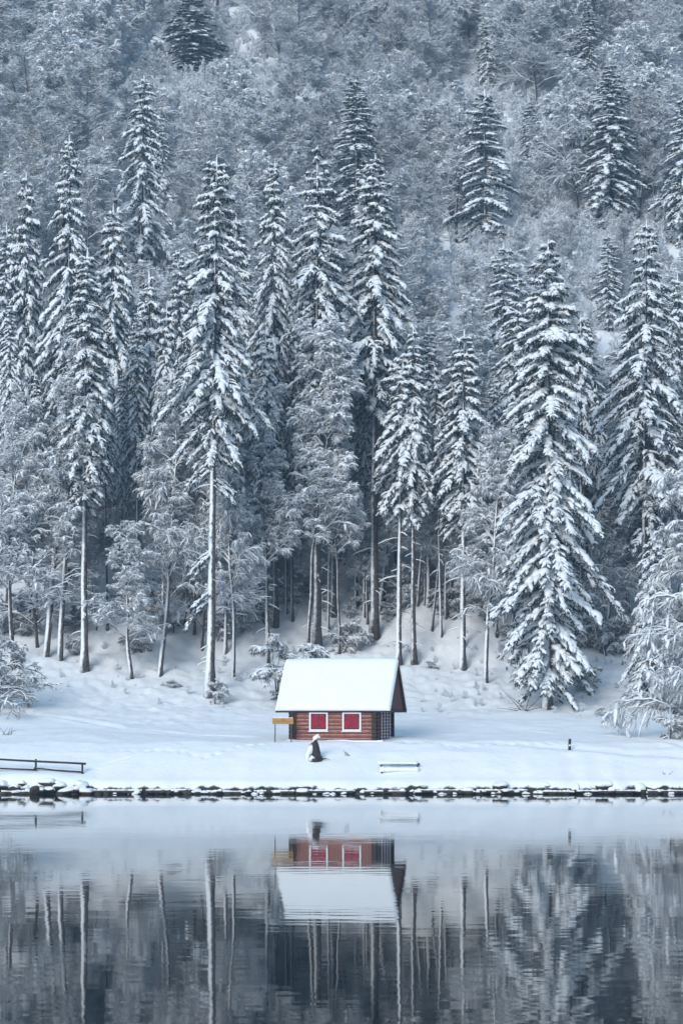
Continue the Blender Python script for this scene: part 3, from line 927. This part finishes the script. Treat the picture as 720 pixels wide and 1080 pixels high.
mr = nt.nodes.new('ShaderNodeMapRange'); mr.inputs['From Min'].default_value = .95; mr.inputs['From Max'].default_value = 1.25; mr.inputs['To Max'].default_value = .5
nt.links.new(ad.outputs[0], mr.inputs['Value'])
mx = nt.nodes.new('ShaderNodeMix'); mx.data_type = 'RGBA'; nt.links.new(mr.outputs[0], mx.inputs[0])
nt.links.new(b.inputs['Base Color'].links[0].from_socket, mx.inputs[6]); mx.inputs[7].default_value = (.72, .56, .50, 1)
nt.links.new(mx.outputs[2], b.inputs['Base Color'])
M_LOGEND = new_mat("dark_log_end", (0.045, 0.030, 0.028), 0.85, (12, (0.09, 0.055, 0.045), .4, .7), (20, .4, .02), .2)
M_BOARD = new_mat("brown_gable_boards", (0.12, 0.052, 0.040), 0.8, (9, (0.21, 0.095, 0.07), .35, .7), (15, .4, .02), .2)
M_TRIM = new_mat("dark_eave_wood", (0.035, 0.030, 0.032), 0.8, (8, (0.06, 0.05, 0.05), .4, .6), None, .2)
M_WHITE = new_mat("white_paint", (0.78, 0.78, 0.78), 0.55, (20, (0.70, 0.70, 0.70), .5, .8), None, .3)
M_RED = new_mat("red_curtain", (0.40, 0.026, 0.06), 0.85, (7, (0.20, 0.014, 0.035), .42, .66), None, .1)
M_DARK = new_mat("dark_window_glass", (0.02, 0.014, 0.018), 0.15, None, None, .5)
M_PINK = new_mat("pale_pink_lattice", (0.70, 0.58, 0.62), 0.7, (25, (0.78, 0.70, 0.73), .4, .7), None, .2)

TH = R(14.4)
CX, CY, CZ = 2.40, 149.7, 3.37
cabin = empty("log_cabin", (CX, CY, CZ), -TH)      # origin: the front right corner; local -x along the front, +y to the back
tag(cabin, "small red-brown log cabin with thick white snow roof and two red windows on the shore", "cabin")
LEN, DEP, WH, NL = 6.0, 4.4, 2.13, 8
lr = WH / NL / 2
# the log walls
mb = MB()
rg = np.random.default_rng(3)
for i in range(NL):
    z = lr + i * 2 * lr
    rr = lr * .96
    for yy in (0.0, DEP):
        xs = np.linspace(-LEN, 0, 9)
        mb.tubes(np.column_stack([xs, yy + rg.normal(0, .008, 9), z + rg.normal(0, .006, 9)])[None], rr * rg.uniform(.95, 1.04, (1, 9)), 10)
    for xx in (-LEN, 0.0):
        ys = np.linspace(0, DEP, 7)
        mb.tubes(np.column_stack([np.full(7, xx), ys, np.full(7, z) + .01])[None], rr * rg.uniform(.95, 1.03, (1, 7)), 10)
mb.box((-LEN / 2, DEP / 2, WH / 2), (LEN - .06, DEP - .06, WH - .04))
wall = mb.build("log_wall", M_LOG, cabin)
for (xx, dx) in ((-LEN, -1), (0, 1)):
    for yy, dy in ((0, -1), (DEP, 1)):
        mb = MB()
        for i in range(NL):
            z = lr + i * 2 * lr
            mb.tubes(np.array([[(xx + dx * .10, yy, z), (xx + dx * .30, yy, z)]]), lr * 1.06, 10)
            mb.tubes(np.array([[(xx, yy + dy * .10, z + .012), (xx, yy + dy * .32, z + .012)]]), lr * 1.10, 10)
        if dy < 0: mb.box((xx - dx * .16, -.16, WH / 2), (.20, .07, WH - .02), bevel=.01)
        mb.build("corner_joint", M_LOGEND, wall)
# gable boards (a closed triangle under the projecting roof end), front and back slopes
RH, OV, OX0, OX1 = 3.55, .35, -LEN - 1.15, 1.10      # ridge rise above the eave, eave overhang, roof ends
mid = DEP / 2
hd = mid + OV
for gxx, nm in ((OX1 - .16, "gable"), (OX0 + .16, "gable")):
    mb = MB()
    nb = 20
    for k in range(nb):
        y0, y1 = -OV + .1 + (DEP + 2 * OV - .2) * k / nb, -OV + .1 + (DEP + 2 * OV - .2) * (k + 1) / nb - .012
        zt0 = RH * (1 - abs(y0 - mid) / hd) - .10; zt1 = RH * (1 - abs(y1 - mid) / hd) - .10
        zt0, zt1 = max(.04, zt0), max(.04, zt1)
        o2 = .012 * (k % 2)
        pts = [(gxx - .04, y0, WH), (gxx + .02 + o2, y0, WH), (gxx + .02 + o2, y1, WH), (gxx - .04, y1, WH)]
        top = [(p[0], p[1], WH + (zt0 if q in (0, 1) else zt1)) for q, p in enumerate(pts)]
        mb.add(pts + top, [[3, 2, 1, 0], [4, 5, 6, 7], [0, 1, 5, 4], [1, 2, 6, 5], [2, 3, 7, 6], [3, 0, 4, 7]], False)
    gb = mb.build(nm, M_BOARD, cabin)
    mb = MB(); sgn = 1 if gxx > 0 else -1
    mb.box((gxx + .09 * sgn, mid, WH - .02), (.12, DEP + 2 * OV - .12, .16), bevel=.015)
    mb.build("tie_beam", M_TRIM, gb)
# ceiling under the overhang
mb = MB(); mb.box(((OX0 + OX1) / 2, mid, WH + .03), (OX1 - OX0 - .4, DEP + 2 * OV - .3, .05)); mb.build("soffit", M_TRIM, cabin)
# the roof deck
mb = MB()
sl = math.hypot(hd, RH); an = math.atan2(RH, hd)
for sgn in (-1, 1):
    cyy = mid + sgn * hd / 2
    rx = np.array(Matrix.Rotation(-sgn * an, 3, 'X'))
    mb.box(((OX0 + OX1) / 2, cyy, WH + RH / 2 - .02), (OX1 - OX0, sl + .06, .09), rot=rx)
roof = mb.build("roof", M_TRIM, cabin)
for sgn in (-1, 1):
    for xx in (OX0 - .022, OX1 + .022):
        mb = MB()
        rx = np.array(Matrix.Rotation(-sgn * an, 3, 'X'))
        mb.box((xx + .002 * sgn, mid + sgn * hd / 2, WH + RH / 2 - .06), (.04, sl + .02, .2), rot=rx)
        mb.build("bargeboard", M_BOARD, roof)
mb = MB(); mb.tubes(np.array([[(OX1 + .05, mid, WH + RH - .22), (OX1 + .055, mid, WH + RH + .02), (OX1 + .05, mid, WH + RH + .30)]]), np.array([[.07, .06, .02]]), 6)
mb.build("finial", M_LOGEND, roof)
# the snow on the roof: one closed, softly rounded slab over both slopes
nu, nv = 90, 61
mb = MB()
us = np.linspace(0, 1, nu); vs = np.linspace(-1, 1, nv)
U, Vv = np.meshgrid(us, vs)
ex = np.minimum(U, 1 - U) * (OX1 - OX0 + .12)           # metres from the roof's ends
ev = (1 - np.abs(Vv)) * sl                                # metres up from the eave
thick = .24 * np.clip(1 - np.exp(-ex / .05), 0, 1) * np.clip(1 - np.exp(-(ev + .02) / .06), .3, 1) + .05
thick = thick * (1 + .16 * fbm(U * 4, Vv * 3 + 9, 4))
Xs = OX0 - .06 + U * (OX1 - OX0 + .12)
over = .12 * (1 + .35 * vnoise(U * 14, 2.2)) * (np.abs(Vv) > .97)
Yd = np.sign(Vv) * (np.abs(Vv) * (hd + .05) + over * .6)
Zd = WH + RH * (1 - np.abs(Vv)) + .05 - .04 * (np.abs(Vv) > .97)
rid = np.exp(-(np.abs(Vv) / .05) ** 2)
ny = np.sign(Vv) * math.sin(an) * (1 - rid); nz = math.cos(an) * (1 - rid) + rid * .8
Zt = Zd + thick * nz - .06 * rid; Yt = Yd + thick * ny
top_ = np.stack([Xs, mid + Yt, Zt], -1); bot = np.stack([Xs, mid + Yd, Zd], -1)
ii = (np.arange(nv - 1)[:, None] * nu + np.arange(nu - 1)[None]).ravel()
q = np.stack([ii, ii + 1, ii + nu + 1, ii + nu], -1)
n_ = nu * nv
rim = np.concatenate([np.arange(nu), nu - 1 + nu * np.arange(1, nv), np.arange(nu - 2, -1, -1) + nu * (nv - 1), nu * np.arange(nv - 2, 0, -1)])
r2 = np.roll(rim, -1)
mb.add(np.concatenate([top_.reshape(-1, 3), bot.reshape(-1, 3)]), np.concatenate([q, q[:, ::-1] + n_, np.stack([rim + n_, r2 + n_, r2, rim], -1)]))
mb.build("roof_snow", M_SNOW, roof)
# windows
for wx in (-4.10, -1.69):
    z0, z1, hw = .72, 2.06, .68
    mb = MB(); y = -.175; fw = .12
    mb.box((wx, y, z0 + fw / 2), (2 * hw, .09, fw), bevel=.012)
    mb.box((wx, y, z1 - fw / 2), (2 * hw, .09, fw), bevel=.012)
    for s in (-1, 1): mb.box((wx + s * (hw - fw / 2), y, (z0 + z1) / 2), (fw, .086, z1 - z0 - 2 * fw), bevel=.012)
    mb.box((wx, y - .04, z0 - .03), (2 * hw + .1, .16, .06), bevel=.012)
    win = mb.build("window", M_WHITE, cabin)
    mb = MB(); mb.box((wx, -.135, (z0 + z1) / 2), (2 * hw - .2, .03, z1 - z0 - .2)); mb.build("pane", M_DARK, win)
    # scalloped red curtain hung close to the glass
    mb = MB(); nx2, nz2 = 40, 22
    a = np.linspace(-1, 1, nx2); c = np.linspace(0, 1, nz2)
    A, Cc = np.meshgrid(a, c)
    wv = .50 - .12 * np.clip(1 - Cc / .13, 0, 1) - .12 * np.clip((Cc - .85) / .15, 0, 1) + .012 * np.sin(Cc * 19)
    zz = z0 + fw + .05 + (z1 - z0 - 2 * fw - .09) * Cc + (.03 * np.abs(np.sin(A * 7)) * (Cc < .02))
    yy = -.165 + .018 * np.sin(A * 17 + 1.5 * np.sin(Cc * 4)) + .03 * np.exp(-(A / .06) ** 2) 
    ii = (np.arange(nz2 - 1)[:, None] * nx2 + np.arange(nx2 - 1)[None]).ravel()
    qf = np.stack([ii, ii + 1, ii + nx2 + 1, ii + nx2], -1)
    fr_ = np.stack([wx + A * wv, yy, zz], -1).reshape(-1, 3); bk = fr_ + np.array([0, .008, 0])
    mb.add(np.concatenate([fr_, bk]), np.concatenate([qf, qf[:, ::-1] + nx2 * nz2]))
    mb.build("curtain", M_RED, win)
    mb = MB(); xs = np.linspace(wx - hw, wx + hw, 12)
    mb.tubes(np.column_stack([xs, np.full(12, y - .06), np.full(12, z0 + .03)])[None], .05 * rg.uniform(.6, 1.2, (1, 12)), 6, 0, True, (1, .3))
    mb.build("sill_snow", M_SNOW, win)
# the pale lattice panel on the side wall
mb = MB()
x = lr + .06
for y in np.linspace(1.05, 3.55, 4): mb.box((x, y, WH / 2), (.05, .30 if y in (1.05, 3.55) else .36, WH - .06), bevel=.008)
lat = mb.build("lattice_door", M_PINK, cabin)
mb = MB()
for z in np.linspace(.2, WH - .2, 9): mb.box((x + .012, 2.3, z), (.05, 2.78, .05))
mb.build("lattice_bar", M_LOGEND, lat)
# drift snow against the walls
mb = MB()
xs = np.linspace(-LEN - .5, .6, 30)
mb.tubes(np.column_stack([xs, np.full(30, -.28), np.full(30, -.02)])[None], (.16 * (1 + .5 * vnoise(xs * 1.3, 4.4)))[None], 8, 0, True, (.7, .5))
mb.build("snow_drift", M_SNOW, cabin)

# ------------------------------------------------------------------ small things on the bank
M_SIGN = new_mat("ochre_sign_board", (0.38, 0.21, 0.065), 0.7, (7, (0.50, 0.30, 0.11), .4, .7), (30, .3, .01), .2)
M_POST = new_mat("weathered_post", (0.10, 0.085, 0.075), 0.9, (10, (0.16, 0.14, 0.12), .4, .7), (25, .5, .02), .1)
M_RAIL = new_mat("wet_dark_rail", (0.040, 0.036, 0.036), 0.85, (12, (0.07, 0.062, 0.06), .4, .7), (30, .5, .01), .2)
M_STUMP = new_mat("dark_stump_wood", (0.035, 0.030, 0.028), 0.9, (9, (0.075, 0.06, 0.05), .4, .7), (12, .8, .05), .1)
M_ROCK = new_mat("wet_shore_rock", (0.038, 0.034, 0.032), 0.75, (3.5, (0.085, 0.072, 0.06), .4, .7), (8, .7, .05), .3)

# the sign left of the cabin
sy = 149.4; sx0, sx1 = (290 - 360) / FPX * sy, (307 - 360) / FPX * sy
sg = empty("wooden_sign", ((sx0 + sx1) / 2, sy, gz((sx0 + sx1) / 2, sy)))
tag(sg, "ochre wooden sign board on two thin posts left of the cabin", "sign")
gz0 = sg.location.z
for s in (-1, 1):
    mb = MB(); hw = (sx1 - sx0) / 2
    mb.tubes(np.array([[(s * hw, .03, -.4), (s * hw + .01, .03, .8), (s * hw, .03, 5.02 - gz0)]]), .04, 7); mb.build("post", M_POST, sg)
mb = MB(); zc = 4.80 - gz0
mb.box((-.02, -.03, zc), (1.48, .06, .42), bevel=.015); bd = mb.build("board", M_SIGN, sg)
mb = MB()
rr = random.Random(4); xx = -.60
while xx < .55:                                   # the worn, unreadable carving on it
    wdt = rr.uniform(.05, .12)
    mb.box((xx, -.064, zc + rr.uniform(-.05, .06)), (wdt, .012, rr.uniform(.05, .15))); xx += wdt + rr.uniform(.04, .1)
mb.build("worn_carving", new_mat("worn_carving", (0.30, 0.14, 0.04), .8), bd)
mb = MB(); xs = np.linspace(-.70, .68, 14)
mb.tubes(np.column_stack([xs, np.full(14, -.03), np.full(14, zc + .215)])[None], .05 * np.random.default_rng(2).uniform(.5, 1.3, (1, 14)), 6, 0, True, (1, .3)); mb.build("snow_cap", M_SNOW, sg)

# the snow-hooded stump
x, y = at_ground(332, 802)
st = empty("tree_stump", (x, y, gz(x, y))); tag(st, "dark broken stump under a leaning hood of snow in front of the cabin", "stump")
mb = MB()
zz = np.linspace(-.3, 1.42, 9)
mb.tubes(np.column_stack([.05 + .05 * np.sin(zz * 3), np.zeros(9), zz])[None], np.array([[.46, .42, .37, .31, .29, .24, .22, .18, .10]]), 9)
for (dx, h, r) in ((.28, .75, .13), (-.22, .45, .15), (.42, .4, .10), (.10, 1.2, .11)):
    mb.tubes(np.array([[(dx * .8, -.12, -.2), (dx, -.16, h * .5), (dx * .8, -.1, h)]]), np.array([[r * 1.3, r, r * .45]]), 7)
mb.build("wood", M_STUMP, st)
mb = MB()
mb.tubes(np.array([[(-.52, -.05, -.1), (-.46, -.05, .4), (-.30, -.05, .95), (-.04, -.05, 1.50), (.20, -.05, 1.66), (.36, -.05, 1.52)]]), np.array([[.16, .16, .15, .15, .17, .07]]), 10)
mb.tubes(np.array([[(-.30, -.2, .0), (-.18, -.3, .25), (.0, -.3, .14)]]), np.array([[.16, .13, .05]]), 8)
mb.build("snow_hood", M_SNOW, st)
mb = MB()
for (a, l) in ((.3, .6), (.9, .5), (.1, .75), (1.3, .4)):
    mb.tubes(np.array([[(.3, -.1, .0), (.3 + l * .6 * math.cos(a), -.15, .2 * math.sin(a) + .1), (.3 + l * math.cos(a), -.2, l * .5 * math.sin(a) + .02)]]), np.array([[.03, .022, .01]]), 5)
mb.build("twig", M_TWIG, st)

# the snow-covered bench on the bank
x, y = at_ground(421, 812)
bn = empty("wooden_bench", (x, y, gz(x, y) - .36), R(4)); tag(bn, "bench half buried in snow on the bank below the cabin", "bench")
for nm, zc, yc, hh, sl_, th_ in (("seat", .32, -.15, .07, 2.55, .40), ("backrest", .72, .14, .15, 2.75, .06)):
    mb = MB(); mb.box((0.02, yc, zc), (sl_, th_, hh), bevel=.01); pt = mb.build(nm, M_RAIL, bn)
    mb = MB(); xs = np.linspace(-sl_ / 2 - .1, sl_ / 2 - (.0 if nm == "seat" else .15), 16)
    mb.tubes(np.column_stack([xs, np.full(16, yc - (.10 if nm == "seat" else .07)), np.full(16, zc + hh / 2 - .01)])[None], (.23 if nm == "seat" else .17) * np.random.default_rng(8).uniform(.8, 1.2, (1, 16)), 8, 0, True, (.9, .55)); mb.build("snow_cover", M_SNOW, pt)
for s in (-1, 1):
    mb = MB(); mb.box((s * 1.22, .10, .35), (.12, .10, .95), bevel=.01); mb.box((s * 1.22, -.12, .12), (.11, .42, .34), bevel=.01); mb.build("leg", M_RAIL, bn)

# the marker post on the right
x, y = at_ground(600, 791)
pt = empty("marker_post", (x, y, gz(x, y))); tag(pt, "short dark marker post standing alone in the snow at right", "post")
mb = MB(); mb.tubes(np.array([[(0, 0, -.2), (.01, 0, .35), (.03, 0, .80)]]), np.array([[.10, .095, .10]]), 9); mb.build("shaft", M_STUMP, pt)
mb = MB(); mb.tubes(np.array([[(-.02, -.07, .30), (.01, -.08, .36), (.05, -.06, .42)]]), np.array([[.05, .065, .04]]), 7); mb.build("snow_band", M_SNOW, pt)

# the railing at the left end of the shore
fy = 143.0
def wxp(px): return (px - 360) / FPX * fy
def wzp(py): return CAM_H - (py - 750) / FPX * fy
fe = empty("wooden_railing", (wxp(88), fy, gz(wxp(88), fy))); tag(fe, "dark two-rail wooden railing on the bank at the left edge", "fence")
ox, oz = fe.location.x, fe.location.z
for pxp, t_, bt in ((-14, 797, 822), (38, 800.5, 812.5), (87, 804.5, 821)):
    mb = MB(); mb.box((wxp(pxp) - ox, .06, (wzp(t_) + wzp(bt)) / 2 - oz), (.13, .11, wzp(t_) - wzp(bt)), bevel=.012); mb.build("post", M_RAIL, fe)
for (p0, p1, r_) in (((-40, 798.5), (91, 805.6), .075), ((-40, 808.5), (39, 812), .06), ((36, 810.2), (88, 814.4), .06)):
    mb = MB(); xs = np.linspace(0, 1, 8)
    P = np.column_stack([wxp(p0[0]) + (wxp(p1[0]) - wxp(p0[0])) * xs - ox, np.full(8, -.03), wzp(p0[1]) + (wzp(p1[1]) - wzp(p0[1])) * xs - oz + .012 * np.sin(xs * 9)])
    mb.tubes(P[None], r_, 8); rl = mb.build("rail", M_RAIL, fe)
    mb = MB(); P2 = P.copy(); P2[:, 2] += r_ * .75; mb.tubes(P2[None], r_ * .55 * np.random.default_rng(3).uniform(.5, 1.2, (1, 8)), 6, 0, True, (.8, .3)); mb.build("snow_strip", M_SNOW, rl)


# rocks, logs and snowy ledges along the water
def rock_mesh(seed, capped):
    import bmesh
    bm = bmesh.new(); bmesh.ops.create_icosphere(bm, subdivisions=3, radius=1)
    r = np.random.default_rng(seed); k = r.normal(size=(5, 3)) * 1.6; ph = r.uniform(0, 6, 5)
    v = np.array([tuple(q.co) for q in bm.verts])
    n = sum(np.sin(v @ k[i] + ph[i]) for i in range(5)) * .09
    planes = r.normal(size=(7, 3)); planes /= np.linalg.norm(planes, axis=1, keepdims=True)
    v2 = v * (1 + n)[:, None]
    for p in planes:
        d = v2 @ p - .72; v2 = v2 - np.clip(d, 0, None)[:, None] * p
    f = np.array([[q.index for q in fc.verts] for fc in bm.faces]); bm.free()
    rock = MB(); rock.add(v2, f, True)
    cap = v2 * np.array([1.07, 1.07, 1.0])
    upn = np.clip(v[:, 2] + .25 * np.sin(v[:, 0] * 4 + ph[0]) * .6 + .1, 0, 1)
    cap = cap * (1 - .12 * (upn <= 0))[:, None]; cap[:, 2] += upn ** .6 * .38 - .06
    low = cap[:, 2] < -.15; cap[low] *= .55
    cm = MB(); cm.add(cap, f, True)
    return rock.mesh("shore_rock", M_ROCK), cm.mesh("snow_cap", M_SNOW)


ROCKS = [rock_mesh(50 + i, True) for i in range(7)]
rr = random.Random(21)


def rock(px, y, s, zz, label, group, cap=True, squash=(1, 1)):
    x = (px - 360) / FPX * y
    rm, cm = rr.choice(ROCKS)
    o = bpy.data.objects.new("shore_rock", rm); C.objects.link(o)
    o.location = (x, y, zz); o.rotation_euler = (0, 0, rr.uniform(0, 6.28)); o.scale = (s * squash[0], s * squash[0], s * squash[1])
    tag(o, label, "rock", group)
    if cap:
        c = bpy.data.objects.new("snow_cap", cm); C.objects.link(c); c.parent = o
    return o


px = -20.0
while px < 740:
    big = 1.7 if px < 95 else 1.0
    s = rr.uniform(.09, .20) * big * (1.5 if rr.random() < .12 else 1)
    lab, grp = (("large snow-capped rock at the waterline under the railing", "big rocks under the railing") if px < 95 else
                ("small snow-capped rock in the dark line along the water's edge", "rocks along the water's edge"))
    rock(px, 141.35 + rr.uniform(-.3, .2), s, rr.uniform(-.04, .22) * big, lab, grp, rr.random() < .6, (rr.uniform(.9, 1.8), rr.uniform(.7, 1.0)))
    px += rr.uniform(2.2, 7.5) * (1.3 if px < 95 else 1)
for i in range(16):
    rock(rr.uniform(-10, 88), 141.6 + rr.uniform(0, .4), rr.uniform(.22, .42), rr.uniform(.3, .75), "large snow-capped rock at the waterline under the railing", "big rocks under the railing", True, (1.3, .75))
for (p, s, lab) in ((528, .62, "dark mound of rock breaking the snow lip, leftmost of the three on the right shore"), (577, .48, "dark mound of rock breaking the snow lip, middle of the three on the right shore"),
                    (637, .66, "dark mound of rock breaking the snow lip, rightmost of the three on the right shore")):
    rock(p, 141.8, s * .60, .50, lab, None, True, (1.5, .85))
for (p, lab) in ((606, "round snow-topped boulder between the middle and right mounds of the shore"), (675, "round snow-topped boulder near the right end of the shore")):
    rock(p, 141.4, .36, .28, lab, None, True, (1, 1))
BEAMS = ((610, 668, "snow-covered log lying at the waterline on the far right"), (502, 556, "snow-covered log at the waterline below the leftmost dark mound"),
         (206, 262, "snow-covered beam at the waterline left below the cabin"), (97, 150, "snow-covered beam at the waterline right of the railing"),
         (318, 372, "snow-covered beam at the waterline straight below the cabin"), (2, 45, "snow-covered beam among the big rocks under the railing"),
         (154, 200, "short snow-covered beam at the waterline in front of the lofty spruce"), (268, 311, "short snow-covered beam at the waterline below the wooden sign"),
         (384, 428, "snow-covered beam at the waterline straight below the bench"), (440, 494, "snow-covered beam at the waterline right of the bench"),
         (566, 600, "short snow-covered log at the waterline below the marker post"), (682, 730, "snow-covered log at the waterline by the right frame edge"))
for k, (p0, p1, lab) in enumerate(BEAMS):
    yy = 141.2; zz = .14 + .05 * math.sin(k * 2.3)
    xa, xb = (p0 - 360) / FPX * yy, (p1 - 360) / FPX * yy
    lg = empty("shore_log", ((xa + xb) / 2, yy, zz), R(rr.uniform(-3, 3))); tag(lg, lab, "log")
    xs = np.linspace(xa, xb, 22) - (xa + xb) / 2
    rg2 = np.random.default_rng(k)
    mb = MB(); mb.tubes(np.column_stack([xs, .03 * rg2.normal(size=22), .02 * rg2.normal(size=22)])[None], .10, 9); mb.build("timber", M_ROCK, lg)
    mb = MB(); mb.tubes(np.column_stack([xs, np.full(22, -.02), np.full(22, .09)])[None], .11 * rg2.uniform(.35, 1.3, (1, 22)), 8, 0, True, (.8, .4)); mb.build("snow_cover", M_SNOW, lg)

# fallen branches by the broad spruce, and dry stalks
for (pxa, pya, lab, n, L) in ((553, 750, "fallen branches sticking out of the snow left of the broadest spruce's trunk", 7, 2.8), (700, 817, "little dark twig lying on the bank near the right edge", 3, .7),
                              (366, 797, "few thin dry stalks in the snow below the cabin's right window", 4, .7), (8, 775, "dark dry stalks in the snow near the left edge", 6, 1.0)):
    x, y = at_ground(pxa, pya)
    o = empty("fallen_branch" if n > 4 else "dry_twig", (x, y, gz(x, y))); tag(o, lab, "branch")
    r = random.Random(n * 3 + int(pxa))
    for i in range(n):
        mb = MB()
        up = .9 if pxa in (366, 8) else .35
        d = np.array([r.uniform(-1, .7), r.uniform(-.3, .3), r.uniform(.15, 1) * up * 1.3]); d /= np.linalg.norm(d); l = L * r.uniform(.5, 1.0)
        b0 = np.array([r.uniform(-.4, .4) * min(1, L), 0, -.08])
        P = np.array([b0, b0 + d * l * .5 + np.array([0, 0, .04]), b0 + d * l])
        mb.tubes(P[None], np.array([[.035, .025, .012]]) * (.6 if L < 1.5 else 1), 5)
        mb.build("branch", M_TWIG, o)
